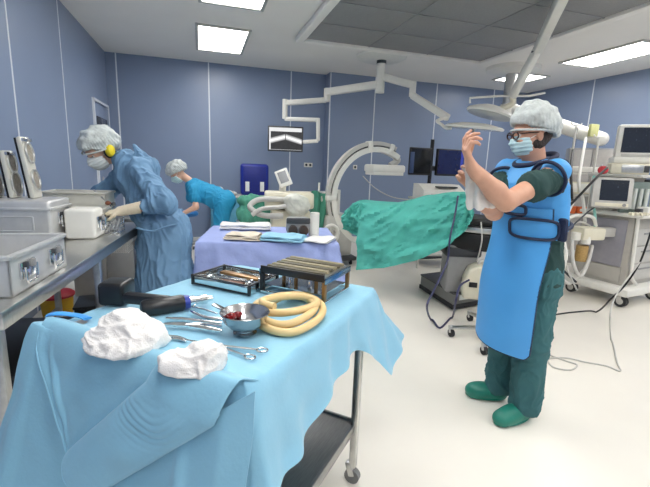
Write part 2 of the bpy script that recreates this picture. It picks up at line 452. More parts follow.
# --- second ceiling post with surgical lamp heads
c = V((5.0, 5.9, H))
am = thing('ceiling_column', 'thick grey ceiling column with a round white plate and a long white supply boom', 'ceiling column', c)
L = lambda p: V(p)-c
MB().lathe((0, 0, 0), [(0, -.10), (.30, -.095), (.42, -.05), (.43, 0)], 40).build('ceiling_plate', m_white, am)
pb = L((4.951, 5.773, 2.384)); 
MB().cyl((0, 0, -.08), (0, 0, pb.z), .105, n=26).build('post', m_steel, am)
b0 = V((0, 0, pb.z+.06)); b1 = L((5.824, 4.802, 1.948))
MB().cyl(V((0, 0, pb.z+.14)), V((0, 0, pb.z-.06)), .13, n=26).build('boom_hub', m_white, am)
s = MB(); s.cyl(b0, b1, .11, .105, 20); s.ell(b1, (.105, .105, .105)); s.build('boom', m_white, am)
yc = V((5.655, 4.926, 2.034))-c
m_yel = mat('pale_yellow_plastic', srgb(214, 214, 150), rough=.4)
MB().obox(yc+V((0, -.12, .12)), yc+V((0, -.12, -.06)), .16, .05, .01).build('outlet_block', m_yel, am)

a0, a1, a2 = V((3.054, 3.061, 3.030)), V((3.646, 3.944, 2.773)), V((3.728, 4.360, 2.326))
a0.z = min(a0.z, 2.99)
sl = thing('surgical_lamp', 'round surgical lamp with a long white arm coming down from the canopy', 'surgical lamp', (a0.x, a0.y, H-.042))
c = V((a0.x, a0.y, H-.042)); L = lambda p: V(p)-c
MB().lathe((0, 0, 0), [(0, -.1), (.1, -.1), (.14, -.03), (.15, 0)], 28).build('ceiling_plate', m_white, sl)
MB().obox(L(a0), L(a1), .1, .13, .03).build('upper_arm', m_white, sl)
MB().obox(L(a1)-V((.02, 0, .04)), L(a1)+V((.02, 0, .05)), .12, .05, .01).build('arm_joint', m_dark, sl)
MB().obox(L(a1), L(a2), .085, .11, .03).build('lower_arm', m_white, sl)
lc = L((3.496, 4.445, 2.128))
MB().sweep(catmull([L(a2), L(a2)+V((.02, 0, -.08)), lc+V((.12, 0, .05)), lc], 5), .035, 12).build('lamp_yoke', m_cream, sl)
Mt = Matrix.Translation(lc) @ Matrix.Rotation(R(13), 4, 'Y') @ Matrix.Rotation(R(5), 4, 'X')
lh = MB().lathe((0, 0, 0), [(0, .09), (.1, .085), (.2, .05), (.28, .01), (.29, -.01), (.27, -.03)], 40, Mt).build('lamp_head', m_white, sl)
MB().lathe((0, 0, 0), [(0, -.035), (.27, -.031)], 36, Mt).build('lens', m_lens, lh)
r0 = [(3.227, 4.498, 2.234), (3.228, 4.510, 2.295), (3.621, 4.450, 2.342), (4.021, 4.384, 2.365), (4.204, 4.336, 2.409)]
MB().sweep([L(p) for p in r0], .014, 10).build('handle_rail', m_white, sl)

# ================================================================== equipment by the back wall
m_blue = mat('royal_blue_plastic', srgb(30, 48, 150), rough=.4, var=.05)
m_teal = mat('teal_green_cloth', srgb(86, 184, 170), rough=.8, var=.06, vscale=9, bump=.35, bscale=22)
m_green = mat('surgical_green_cloth', srgb(78, 150, 128), rough=.85, var=.1, vscale=9, bump=.3, bscale=40)
m_ltblue = mat('light_blue_cloth', srgb(92, 160, 190), rough=.8, var=.06)
m_wcloth = mat('white_cloth', srgb(226, 226, 224), rough=.85, var=.04, bump=.3, bscale=50)
m_label = mat('paper_label', srgb(232, 234, 230), rough=.7, var=.03)
def castor(parent, c, r=.05, name='castor', mm=None):
    o = MB(); c = V(c); o.cyl(c+V((-.014, 0, r)), c+V((.014, 0, r)), r, n=18); o.m(1); o.obox(c+V((0, 0, r)), c+V((0, .02, r*2+.03)), .034, .03, .005)
    return o.build(name, [mm or m_rubber, m_steel], parent)

# blue moulded tub standing on end
p = V((0.932, 7.382, 0.832)); p.z += .026
tb = thing('plastic_tub', 'royal blue rounded plastic tub stood on end on the low back counter', 'tub', p, R(-4))
MB().box((0, 0, .25), (.50, .12, .56), 0, .055, seg=4).build('shell', m_blue, tb)
f = MB(); f.box((0, -.062, .25), (.40, .015, .46), 0, .03); f.build('inset_panel', mat('deep_blue_plastic', srgb(24, 38, 128), rough=.45), tb)
for x in (-.13, .13): MB().box((x, -.072, .13), (.07, .006, .17)).build('label_strip', m_label, tb)
# low counter
p = V((0.858, 7.137, 0.048)); p.z = 0
cn = thing('low_counter', 'low light blue counter along the back wall behind the bent person', 'counter', (p.x-.02, 7.42, 0))
zt = ((0.932, 7.382, 0.832))[2]
MB().box((0, 0, (zt-.03)/2), (1.35, .5, zt-.03), 0, .01).build('cabinet', m_ltblue, cn)
MB().box((0, -.01, zt-.02), (1.4, .54, .03), 0, .008).build('top', m_lgrey, cn)
# white folded bundle on the counter
p = V((0.426, 7.333, 0.865))
s = Sdf((-.3, -.2, 0), (.32, .2, .25), .012)
s.ell((-.13, 0, .06), (.11, .12, .08), .03); s.ell((.05, 0, .04), (.17, .13, .055), .04); s.ell((-.1, 0, .11), (.08, .08, .05), .03); s.half((0, 0, .012), (0, 0, -1))
o = s.build('folded_bundle', m_wcloth, None, lambda q, n: .014*fbm(q, 9, 2)); o.location = (p.x-.03, p.y-.02, zt-.012)
tag(o, 'loose white folded cloth bundle lying on the low back counter', 'cloth bundle')

# stool with the blue seat
p = V((-0.254, 6.890, 0.000))
st = thing('stool', 'round blue-seated stool on a steel star base in front of the bent person', 'stool', p, .2)
MB().lathe((0, 0, .52), [(0, .0), (.19, 0), (.21, .025), (.21, .05), (.18, .075), (0, .08)], 30).build('seat', mat('seat_blue_vinyl', srgb(40, 120, 190), rough=.4), st)
MB().cyl((0, 0, .06), (0, 0, .53), .028, n=14).build('column', m_steel, st)
for k in range(5):
    a = 2*pi*k/5; MB().obox((0, 0, .085), (.26*cos(a), .26*sin(a), .075), .035, .025, .006).build('leg', m_steel, st)
    castor(st, (.26*cos(a), .26*sin(a), 0), .028)

# green drapes heaped on a trolley, the cream machine and its tablet screen
D0 = 5.2
p = V((1.101, 5.070, 0.488)); p.z = 0
mc = thing('imaging_cart', 'cream imaging machine cart with a flat top panel, hoses and a small tilted screen', 'medical machine', p, R(-8))
def ml(q): # into the cart's frame
    return Matrix.Rotation(R(8), 4, 'Z') @ (V(q)-p)
zt2 = ((1.103, 5.132, 1.055))[2]
MB().box((0, .12, .46), (.5, .45, .74), 0, .03).build('body', m_cream, mc)
MB().box((-.02, .1, zt2-.1), (.62, .42, .2), 0, .025).build('top_housing', m_cream, mc)
for sx in (-.2, .2):
    for sy in (-.05, .3): castor(mc, (sx, sy, 0), .04)
b_ = ml((1.014, 5.209, 1.035)); t_ = ml((1.045, 5.255, 1.305))
MB().obox(b_-V((0, 0, .03)), t_, .09, .06, .02).build('screen_stand', m_white, mc)
sc0 = MB(); Ms = Matrix.Translation(ml((1.023, 5.172, 1.231))) @ Matrix.Rotation(R(-22), 4, 'Y') @ Matrix.Rotation(R(-18), 4, 'X')
sc0.box((0, 0, 0), (.17, .03, .23), 0, .012, Ms); so = sc0.build('screen_frame', m_white, mc)
MB().box((0, -.016, .01), (.11, .006, .15), 0, 0, Ms).build('screen', mat('grey_screen', srgb(120, 122, 126), rough=.2), so)
for i, (pp) in enumerate([[(0.952, 4.804, 0.787), (0.707, 4.881, 0.789), (0.575, 4.993, 0.874), (0.678, 5.031, 0.958), (0.881, 4.972, 0.977), (1.082, 4.906, 0.961)],
                          [(0.585, 4.866, 0.792), (0.702, 4.845, 0.867), (0.910, 4.787, 0.898), (1.106, 4.786, 0.936)]]):
    MB().sweep(catmull([ml(q) for q in pp], 6), .035-.008*i, 12).build('hose', m_lgrey, mc)
s = Sdf((-.3, -.3, -.25), (.3, .3, .25), .012)
s.ell((0, 0, .03), (.16, .13, .14), .03); s.ell((-.04, -.06, .1), (.12, .08, .09), .03)
o = s.build('bagged_head', mat('clear_bag', srgb(222, 222, 210), rough=.35, var=.08, bump=.5, bscale=40), mc, lambda q, n: .012*fbm(q, 14, 3)); o.location = ml((1.128, 4.822, 0.883))
hd = ml((1.011, 4.352, 0.756))
# camera-like detector head lying on the blue covered table
dh = thing('detector_head', 'grey and brown twin-lens device standing at the back of the blue covered table', 'device', V((0.827, 3.358, 0.810)), R(-10))
MB().box((-.03, 0, .085), (.2, .16, .14), 0, .03).build('housing', m_grey, dh)
for x in (-.075, .015): MB().cyl((x, -.075, .06), (x, -.115, .055), .04, n=18).build('lens', mat('brown_lens', srgb(70, 52, 44), rough=.25), dh)
MB().cyl((.11, -.01, 0), (.115, -.01, .2), .045, .04, 18).build('white_tube', m_white, dh)
MB().box((-.03, -.082, .135), (.2, .02, .05), 0, .008).build('dark_band', m_dark, dh)

# green cloth heap on a small trolley
p = V((0.733, 5.634, 0.336)); p.z = 0
tr = thing('utility_trolley', 'small steel trolley buried under heaped green drapes', 'trolley', p)
zh = ((0.739, 5.683, 0.586))[2]
MB().box((0, .1, zh-.02), (.5, .45, .03), 0, .006).build('top_shelf', m_steel, tr)
for x in (-.23, .23):
    for y in (-.1, .3): MB().cyl((x, y, 0.0), (x, y, zh-.02), .014, n=10).build('leg', m_steel, tr)
s = Sdf((-.34, -.26, -.25), (.34, .3, .5), .014)
for q, r in (((-.08, 0, .1), (.2, .16, .14)), ((.1, .03, .16), (.2, .16, .16)), ((-.02, .05, .27), (.24, .16, .09)), ((-.12, -.12, -.02), (.1, .06, .18)), ((.02, -.15, .02), (.12, .05, .16)), ((.15, -.12, .07), (.1, .06, .16))): s.ell(q, r, .04)
s.half((0, 0, -.01), (0, 0, -1))
o = s.build('surgical_drape', m_green, None, lambda q, n: .03*fbm(V((q.x, q.y, q.z*.4+q.x*.7)), 9, 5)); o.location = (p.x, p.y+.05, zh+.02)
tag(o, 'dark green surgical drapes heaped in a pile below the blue tub', 'drape')

# hanging green drape right of the cream machine
p = V((1.594, 5.424, 1.041))
def fn(u, v):
    w = .26+.05*v
    x = (u-.5)*w; z = -v*(.62)
    return (p.x+x+.02*sin(v*5), p.y+.035*sin(u*15+v*2)+.02*v, p.z+z+.02*sin(u*7))
o = MB().grid(fn, 28, 14, .006).build('hanging_drape', m_green); tag(o, 'green drape hanging beside the ring of the imaging arm', 'drape')
q0 = V((1.600, 5.449, 1.067))
ds = thing('drip_stand', 'slim white stand holding the hanging green drape beside the imaging arm', 'stand', (q0.x, q0.y+.05, 0))
MB().cyl((0, 0, .03), (0, 0, q0.z+.1), .014, n=12).build('pole', m_white, ds)
MB().obox((-.14, 0, q0.z-.03), (.14, 0, q0.z-.03), .014, .014).build('crossbar', m_white, ds)
for k in range(4): MB().obox((0, 0, .04), (.13*cos(k*pi/2+.4), .13*sin(k*pi/2+.4), .015), .03, .025, .005).build('foot', m_white, ds)

# C-shaped imaging arm
cc = V((2.429, 5.447, 0.964))
ca = thing('c_arm', 'big white ring-shaped x-ray imaging arm standing before the back wall', 'imaging arm', (cc.x, cc.y, 0))
vx = V((.956, -.291, 0)).normalized(); vn = V((.29, .956, 0)).normalized()
vx = (vx*.93+vn*.36).normalized(); vn = V((-vx.y, vx.x, 0))
def cp(r, a, off=0, asp=1.06): return V((0, 0, cc.z))+vx*(r*cos(a))+V((0, 0, asp*r*sin(a)))+vn*off
def arc(r, w, h, a0, a1, off, name, m, n=44):
    o = MB(); vs = []; 
    for i in range(n+1):
        a = a0+(a1-a0)*i/n
        for (dr, do) in ((-w/2, -h/2), (w/2, -h/2), (w/2, h/2), (-w/2, h/2)): vs.append(cp(r+dr, a, off+do))
    fs = [[0, 1, 2, 3], [4*n+3, 4*n+2, 4*n+1, 4*n]]
    for i in range(n):
        for k in range(4): fs.append([4*i+k, 4*i+(k+1) % 4, 4*i+4+(k+1) % 4, 4*i+4+k])
    return o.add(vs, fs).build(name, m, ca, sharp=30)
arc(.655, .07, .11, R(58), R(262), 0, 'arc_rail', m_white)
arc(.735, .05, .09, R(66), R(222), .0, 'outer_rail', m_lgrey)
arc(.697, .02, .05, R(64), R(225), 0, 'rail_groove', m_dark)
for a in (R(72), R(100), R(180), R(215)): MB().obox(cp(.62, a), cp(.77, a), .13, .07, .015).build('rail_clamp', m_white, ca)
d1 = V((2.579, 5.488, 1.393))-V((cc.x, cc.y, 0))
o = MB(); o.obox(d1-vx*.26, d1+vx*.28, .3, .11, .03); o.obox(d1-vx*.24+V((0,0,-.07)), d1+vx*.26+V((0, 0, -.07)), .26, .05, .01); o.build('detector_panel', m_white, ca)
o = MB(); o.sweep(catmull([cp(.66, R(62)), d1+vx*.22+V((0, 0, .12)), d1+vx*.1+V((0, 0, .05))], 5), .045, 12); o.build('detector_neck', m_lgrey, ca)
e1 = cp(.655, R(258))
o = MB(); o.obox(e1-vx*.05, e1+vx*.34+V((0, 0, -.02)), .26, .16, .03); o.build('tube_housing', m_white, ca)
kn = V((1.690, 5.153, 0.491))-V((cc.x, cc.y, 0))
MB().sweep([kn+vx*.1*cos(a)+V((0, 0, .12*sin(a))) for a in [2*pi*i/20 for i in range(20)]], .028, 10, closed=True).build('steering_ring', m_white, ca)
o = MB(); bx = -vx*.55+vn*.2
o.box((bx.x, bx.y, .42), (.42, .5, .6), math.atan2(vx.y, vx.x), .04); o.build('base_cabinet', m_lgrey, ca)
o = MB(); o.box((bx.x, bx.y, .1), (.5, .7, .06), math.atan2(vx.y, vx.x), .02); o.build('base_plate', m_dark, ca)
MB().obox(kn, V((bx.x, bx.y, .6)), .05, .05, .01).build('steering_link', m_lgrey, ca)
MB().obox(cp(.77, R(180)), V((bx.x, bx.y, cc.z)), .16, .14, .03).build('arc_carrier', m_lgrey, ca)
MB().cyl((bx.x, bx.y, .7), (bx.x, bx.y, cc.z+.1), .09, n=20).build('lift_column', m_white, ca)
for sx in (-.18, .18):
    for sy in (-.28, .28):
        castor(ca, V((bx.x, bx.y, 0))+vx*sx+vn*sy, .035)

# twin monitors on a post
p = V((3.525, 5.735, 0.917)); p.z = 0
mo = thing('twin_monitor_stand', 'black floor post carrying two dark monitors above the white printer', 'monitor stand', p)
zc = ((3.539, 5.855, 1.520))[2]
MB().cyl((0, .04, .03), (0, .04, ((3.547, 5.924, 1.868))[2]), .03, n=16).build('post', m_black, mo)
MB().box((0, .04, .02), (.7, .6, .04), 0, .015).build('base', m_dark, mo)
MB().obox((-.3, .02, zc-.1), (.3, .02, zc-.1), .04, .08, .005).build('crossbar', m_dark, mo)
m_navy = mat('navy_screen', (.006, .01, .035), rough=.12, var=.2, emit=(.02, .03, .16), estr=.16)
m_blk = mat('dark_screen', (.008, .01, .014), rough=.1, var=.2)
m_glowblue = mat('blue_screen_band', (.01, .02, .15), rough=.15, emit=(.08, .1, .6), estr=.3)
for px, w, scr in ((-.235, .38, m_blk), (.30, .5, m_navy)):
    o = MB().box((px, -.03, zc), (w, .06, .42), 0, .012).build('monitor', m_black, mo)
    MB().box((px, -.062, zc+.005), (w-.04, .006, .37)).build('screen', scr, o)
    if px > 0: MB().box((px+w/2-.05, -.0655, zc+.005), (.05, .005, .33)).build('lit_band', m_glowblue, o)
    else: MB().box((px-w/2+.03, -.066, zc-.02), (.07, .012, .32), 0, .004).build('control_strip', mat('dull_blue_panel', srgb(60, 80, 120), rough=.4), o)
cable('screen_cable', [(2.552, 6.216, 1.257), (2.695, 6.027, 1.076), (2.909, 5.828, 0.951), (3.162, 5.636, 0.923)], .008, m_lgrey, 'thin grey cable sagging from the imaging arm to the printer cart')

# white printer on a cart
p = V((3.311, 5.156, 0.373)); p.z = 0
pc = thing('printer_cart', 'grey cart under the white printer, behind the teal draped table', 'cart', p, R(-8))
zp = ((3.326, 5.281, 1.002))[2]
for z in (.2, zp-.02): MB().box((0, 0, z), (.72, .5, .03), 0, .006).build('shelf', m_lgrey, pc)
for x in (-.33, .33):
    for y in (-.22, .22): MB().cyl((x, y, 0.0), (x, y, zp-.02), .015, n=10).build('leg', m_steel, pc)
pr = thing('printer', 'white medical printer with a dark paper slot, standing below the twin monitors', 'printer', (p.x, p.y, zp-.005), R(-8))
o = MB(); o.poly([(-.31, -.2, 0), (-.31, -.2, .12), (-.31, .0, .2), (-.31, .2, .2), (-.31, .2, 0)], (.62, 0, 0)); o.build('case', m_white, pr)
MB().box((.06, -.11, .165), (.3, .12, .02), 0, .004, Matrix.Translation((0, 0, 0))).build('paper_slot', m_dark, pr)
MB().box((0, -.203, .05), (.4, .01, .05), 0, .003).build('front_drawer', m_lgrey, pr)
MB().cyl((.33, -.15, .05), (.33, .1, .05), .05, n=18).build('side_knob', m_grey, pr)
# ================================================================== operating table
ot = thing('operating_table', 'black topped operating table on a grey pedestal, half covered by the teal sheet', 'operating table', (2.55, 3.55, 0), R(-46))
m_vinyl = mat('black_vinyl', srgb(20, 20, 22), rough=.5, var=.1)
MB().box((.0, .06, .92), (1.5, .46, .07), 0, .03).build('mattress', m_vinyl, ot)
MB().box((.0, .06, .85), (1.46, .44, .06), 0, .01).build('table_top', m_dark, ot)
for y in (-.175, .295): MB().obox((-.7, y, .84), (.7, y, .84), .02, .05, .005).build('side_rail', m_steel, ot)
MB().box((-.08, .03, .72), (1.0, .42, .17), 0, .02).build('drive_unit', m_vinyl, ot)
inv = Matrix.Rotation(R(46), 4, 'Z')
otl = lambda q: inv @ (V(q)-V((2.55, 3.55, 0)))
A, B, Cc = V((2.469, 4.070, 0.000)), V((2.423, 3.331, 0.000)), V((3.131, 3.469, 0.000))
Dd = A+Cc-B; ctr = (A+Cc)/2
def plate(k, z0, z1):
    o = MB(); o.poly([otl(ctr+(q-ctr)*k+V((0, 0, z0))) for q in (A, B, Cc, Dd)], (0, 0, z1-z0)); return o
plate(1., .015, .06).build('base_skirt', m_rubber, ot)
plate(.97, .06, .17).build('base_plate', mat('pedestal_grey', srgb(122, 122, 120), rough=.4, var=.04), ot)
plate(.99, .17, .185).build('base_cover', m_dark, ot)
pcn = ctr*.45+V((2.382, 3.290, 0.526))*.55; pcn.z = 0
MB().box(otl(pcn+V((0, 0, .42))), (.3, .3, .5), R(25), .03).build('column', m_grey, ot)
MB().box(otl(pcn+V((0, 0, .6))), (.36, .34, .1), R(25), .03).build('column_collar', m_dark, ot)
for a, b in ((.12, .62), (.7, .95)):
    q0 = ctr+(A-ctr)*.975; q1 = ctr+(B-ctr)*.975; q2 = ctr+(Cc-ctr)*.975
    e0, e1 = (q1, q2)
    o = MB(); pA = e0+(e1-e0)*a+V((0, 0, .125)); pB = e0+(e1-e0)*b+V((0, 0, .125))
    o.obox(otl(pA), otl(pB), .006, .055, .002); o.build('marking_plate', m_label, ot)

# teal sheet over the table: columns of (top edge, hem)
cols = [((1.614, 4.427, 0.893), (1.593, 4.411, 0.682)), ((1.661, 4.362, 0.959), (1.661, 4.319, 0.649)), ((1.706, 4.292, 1.001), (1.752, 4.198, 0.610)), ((1.751, 4.192, 1.000), (1.612, 3.984, 0.295)), ((1.932, 3.903, 1.010), (1.812, 3.705, 0.382)),
        ((2.188, 3.735, 1.102), (2.071, 3.480, 0.512)), ((2.390, 3.525, 1.163), (2.271, 3.302, 0.677)), ((2.510, 3.415, 1.174), (2.414, 3.228, 0.845)), ((2.549, 3.349, 1.121), (2.503, 3.254, 1.005))]
def pick(u):
    x = u*(len(cols)-1); i = min(int(x), len(cols)-2); t = x-i
    return [V(cols[i][k]).lerp(V(cols[i+1][k]), t) for k in (0, 1)]
back = V((.42, .40, -.03))
def fn(u, v):
    t, h = pick(u)
    if v < .3:
        k = 1-v/.3; p = t+back*k+V((0, 0, .03*sin(pi*k)))
    else:
        k = (v-.3)/.7; p = t.lerp(h, k)+V((-.05, -.05, 0))*sin(pi*min(1, k*1.3))*.9
    s = u*9+v*2.2
    w = u*6+v*2.6; rg = lambda a: max(0, 1-abs(noise.noise(a))*3)**2
    f = .055*rg((w, v*1.6-u*1.5, 1))+.04*rg((u*11+v*6, v*3-u*3, 4))+.015*rg((u*16-v*5, v*9, 9))+.04*noise.noise((u*5+v*2, v*3, 3))
    # sagging swags across the front
    f += .05*max(0, sin((v*1.1-u*.75)*15+1.5*noise.noise((u*3, v*3, 5))))**2*max(0, sin(pi*min(1, max(0, (u-.4)/.6))))
    return p+V((-.7, -.68, .12))*(f-.03)
o = MB().grid(fn, 80, 50, .005).build('table_sheet', m_teal); tag(o, 'teal green sheet draped over the operating table with a hanging left corner', 'drape')

# white suction box on the pedestal foot
p = V((2.593, 3.190, 0.186))
sb = thing('suction_pump', 'cream rounded suction pump box with a dark socket, on the foot of the operating table', 'suction pump', (p.x, p.y, .186), R(-30))
o = MB(); prof = [(-.15, 0), (-.15, .18), (-.11, .29), (-.04, .335), (.13, .335), (.16, .3), (.16, 0)]
o.poly([(x, -.11, z) for x, z in prof], (0, .22, 0))
ob = o.build('case', m_cream, sb); md = ob.modifiers.new('bevel', 'BEVEL'); md.width = .022; md.segments = 3
MB().box((-.065, -.113, .15), (.075, .012, .05), 0, .004).build('socket', m_black, sb)
MB().sweep(catmull([(-.02, 0, .33), (0, 0, .37), (.1, 0, .37), (.12, 0, .33)], 4), .013, 8).build('handle', m_lgrey, sb)
m_cab = mat('navy_cable', srgb(52, 54, 92), rough=.5)
cable('power_cable', [(2.360, 3.332, 1.169), (2.280, 3.237, 0.998), (2.195, 3.157, 0.794), (2.181, 3.147, 0.569), (1.922, 2.923, 0.382), (1.701, 2.664, 0.344), (2.062, 3.141, 0.008), (2.039, 2.952, 0.008), (2.295, 3.144, 0.008), (1.983, 2.688, 0.368), (2.169, 2.905, 0.410), (2.354, 3.031, 0.419)], .009, m_cab, 'dark navy cable looping from the teal sheet to the floor and the suction pump')
cable('suction_tube', [(2.393, 3.003, 0.965), (2.412, 2.989, 0.821), (2.458, 3.055, 0.695), (2.507, 3.141, 0.568)], .006, m_lgrey, 'thin clear tube hanging down to the suction pump')

# five-star wheeled stool behind the man
p = V((2.42, 2.66, 0))
ws = thing('wheeled_stool', 'wheeled stool with a grey star base, half hidden behind the man in the lead apron', 'stool', p)
for k in (162, 216, 284, 342, 88):
    a = R(k); e = V((.40*cos(a), .40*sin(a), .08))
    o = MB(); o.obox((0, 0, .105), e, .04, .028, .008); o.build('leg', m_steel, ws)
    castor(ws, (e.x, e.y, 0), .034)
MB().cyl((0, 0, .07), (0, 0, .13), .04, n=18).build('hub', m_steel, ws)
MB().cyl((0, 0, .1), (0, 0, .36), .022, n=14).build('column', m_steel, ws)
MB().lathe((0, 0, .36), [(0, 0), (.15, 0), (.165, .02), (.16, .06), (0, .065)], 28).build('seat', m_dark, ws)

# ================================================================== anaesthesia machine
m_beige = mat('machine_beige', srgb(178, 174, 166), rough=.45, var=.03)
m_lil = mat('machine_lilac_grey', srgb(150, 148, 156), rough=.42, var=.04)
am0 = V((4.397, 3.052, 0.000)); AR = R(10)
an = thing('anaesthesia_machine', 'tall beige anaesthesia machine on big castors at the right wall', 'anaesthesia machine', am0, AR)
ainv = Matrix.Rotation(-AR, 4, 'Z')
al = lambda q: ainv @ (V(q)-am0)
b_ = MB(); b_.box((.32, .3, .17), (.80, .74, .09), 0, .03); b_.build('base_platform', m_white, an)
for x, y in ((0, 0.02), (.02, .58), (.66, .02), (.66, .58)):
    o = MB(); o.cyl((x-.03, y, .062), (x+.03, y, .062), .062, n=24); o.m(1); o.cyl((x-.034, y, .062), (x+.034, y, .062), .034, n=18); o.obox((x, y+.01, .06), (x, y+.02, .14), .085, .05, .01)
    o.build('castor', [m_rubber, m_lgrey], an)
MB().box((.38, .33, .60), (.66, .56, .78), 0, .02).build('body', m_beige, an)
MB().box((.045, .33, .68), (.02, .44, .52), 0, .006).build('side_panel', m_lil, an)
MB().box((.045, .33, .33), (.02, .46, .16), 0, .006).build('side_panel', m_beige, an)
for z in (.36, .56, .76):
    o = MB().box((.4, .045, z), (.56, .02, .18), 0, .008).build('drawer', m_lgrey, an)
    MB().obox((.25, .028, z+.04), (.55, .028, z+.04), .014, .018, .004).build('drawer_handle', m_grey, o)
MB().sweep(catmull([(.07, .035, .98), (.075, .02, .6), (.09, .01, .35), (.2, .0, .24)], 6), .018, 10).build('front_rail', m_white, an)
MB().box((.36, .27, 1.0), (.80, .66, .035), 0, .012).build('work_top', m_white, an)
MB().box((.2, .02, 1.06), (.22, .1, .07), 0, .008).build('control_box', m_white, an)
MB().box((.42, .03, 1.05), (.2, .1, .06), 0, .008).build('dark_drawer', m_black, an)
MB().box((.02, .02, 1.05), (.06, .06, .06), 0, .008).build('small_socket', m_dark, an)
# upper cabinet, shelf
MB().box((.42, .46, 1.2), (.62, .28, .4), 0, .02).build('upper_cabinet', m_beige, an)
MB().box((.44, .34, 1.415), (.80, .56, .035), 0, .012).build('monitor_shelf', m_lgrey, an)
MB().box((.5, .1, 1.36), (.5, .06, .05), 0, .008).build('shelf_lamp_strip', m_dark, an)
# ventilator screen, turned to the room
vc = al((4.122, 3.180, 1.233))
Ms = Matrix.Translation(vc) @ Matrix.Rotation(R(-36)-AR, 4, 'Z') @ Matrix.Rotation(R(-8), 4, 'X')
o = MB().box((0, 0, 0), (.37, .07, .32), 0, .025, Ms).build('ventilator_screen_frame', m_lgrey, an)
m_scr = bpy.data.materials.new('trace_screen'); m_scr.use_nodes = True
nt = m_scr.node_tree; b = nt.nodes['Principled BSDF']; b.inputs['Base Color'].default_value = (.01, .012, .016, 1); b.inputs['Roughness'].default_value = .15
tc = nt.nodes.new('ShaderNodeTexCoord'); wv = nt.nodes.new('ShaderNodeTexNoise'); wv.inputs['Scale'].default_value = 60
nt.links.new(tc.outputs['Object'], wv.inputs['Vector'])
rp = nt.nodes.new('ShaderNodeValToRGB'); rp.color_ramp.elements[0].position = .66; rp.color_ramp.elements[1].position = .74
rp.color_ramp.elements[0].color = (.012, .016, .026, 1); rp.color_ramp.elements[1].color = (.16, .2, .24, 1)
nt.links.new(wv.outputs['Fac'], rp.inputs['Fac']); nt.links.new(rp.outputs['Color'], b.inputs['Emission Color']); b.inputs['Emission Strength'].default_value = .5
MB().box((.01, -.036, .025), (.25, .006, .215), 0, 0, Ms).build('screen', m_scr, o)
MB().box((.0, -.037, -.125), (.3, .008, .035), 0, .003, Ms).build('key_row', m_cream, o)
MB().cyl(Ms @ V((.11, -.035, -.125)), Ms @ V((.11, -.055, -.125)), .016, n=16).build('dial', m_grey, o)
# flow meter tubes
m_glass = mat('frosted_tube', srgb(206, 212, 206), rough=.2, var=.05)
fm = al((4.490, 3.137, 1.167))
MB().box(fm+V((.04, .08, .02)), (.26, .05, .34), R(-30)-AR, .01).build('flow_panel', mat('panel_green_grey', srgb(120, 134, 128), rough=.4), an)
for i in range(4):
    q = fm+V((-.045+.055*i, .035-.03*i, 0)); MB().cyl(q-V((0, 0, .1)), q+V((0, 0, .12)), .02, n=14).build('flow_tube', m_glass, an)
for i in range(4):
    q = al((4.251, 3.027, 1.052))+V((-.04+.05*i, -.02*i, -.015)); MB().cyl(q, q+V((-.015, -.04, 0)), .017, n=14).build('flow_knob', m_cream, an)
# breathing absorber block and arms on the left side
q = al((3.996, 3.268, 0.794)); q.x = min(q.x, -.02)
MB().box(q, (.26, .2, .13), R(-20), .02).build('absorber_block', m_cream, an)
MB().obox(q+V((.1, .03, .0)), V((.1, .25, q.z)), .1, .1, .01).build('absorber_arm', m_lgrey, an)
for i, (px, py) in enumerate(((576, 236), (585, 240))):
    g = al(((3.826, 3.261, 0.765), (3.928, 3.222, 0.727))[i]); MB().cyl(g-V((0, 0, .04)), g+V((0, 0, .04)), .045, n=18).build('valve_dome', m_white, an)
cn_ = al((3.929, 3.251, 0.612))
MB().cyl(cn_+V((0, 0, -.12)), cn_+V((0, 0, .05)), .06, n=20).build('absorber_canister', mat('amber_granules', srgb(170, 138, 84), rough=.5, var=.2, vscale=90), an)
MB().sweep(catmull([al((3.697, 3.331, 0.907)), al((3.821, 3.306, 0.975)), al((4.041, 3.289, 0.966)), al((4.127, 3.295, 0.865))], 5), .018, 10).build('bag_arm', m_white, an)
hoses = [([(3.958, 3.456, 1.133), (3.793, 3.369, 0.978), (3.587, 3.223, 0.734), (3.489, 3.155, 0.518), (3.497, 3.162, 0.301)], .010, m_white), ([(3.972, 3.238, 0.876), (3.826, 3.240, 0.920), (3.659, 3.226, 0.860), (3.605, 3.205, 0.673), (3.640, 3.148, 0.449), (3.734, 3.073, 0.228)], .009, m_lgrey), ([(4.059, 3.257, 1.099), (3.909, 3.236, 1.026), (3.656, 3.180, 0.888), (3.492, 3.157, 0.790), (3.470, 3.169, 0.558)], .008, m_dark), ([(3.684, 3.279, 0.894), (3.564, 3.209, 0.631), (3.498, 3.176, 0.373), (3.527, 3.196, 0.256)], .022, m_white), ([(3.740, 3.227, 0.730), (3.701, 3.142, 0.513), (3.768, 3.092, 0.372), (3.943, 3.170, 0.497), (4.080, 3.265, 0.649)], .02, m_lgrey),
         ([(3.598, 3.236, 0.816), (3.589, 3.137, 0.582), (3.588, 3.147, 0.366), (3.753, 3.182, 0.270), (3.945, 3.202, 0.400)], .018, m_white), ([(3.559, 3.256, 0.856), (3.534, 3.218, 0.630), (3.590, 3.163, 0.448), (3.771, 3.129, 0.296)], .012, m_dark)]
for pts, r, m in hoses: MB().sweep(catmull([al(q) for q in pts], 7), r, 10).build('breathing_hose', m, an)

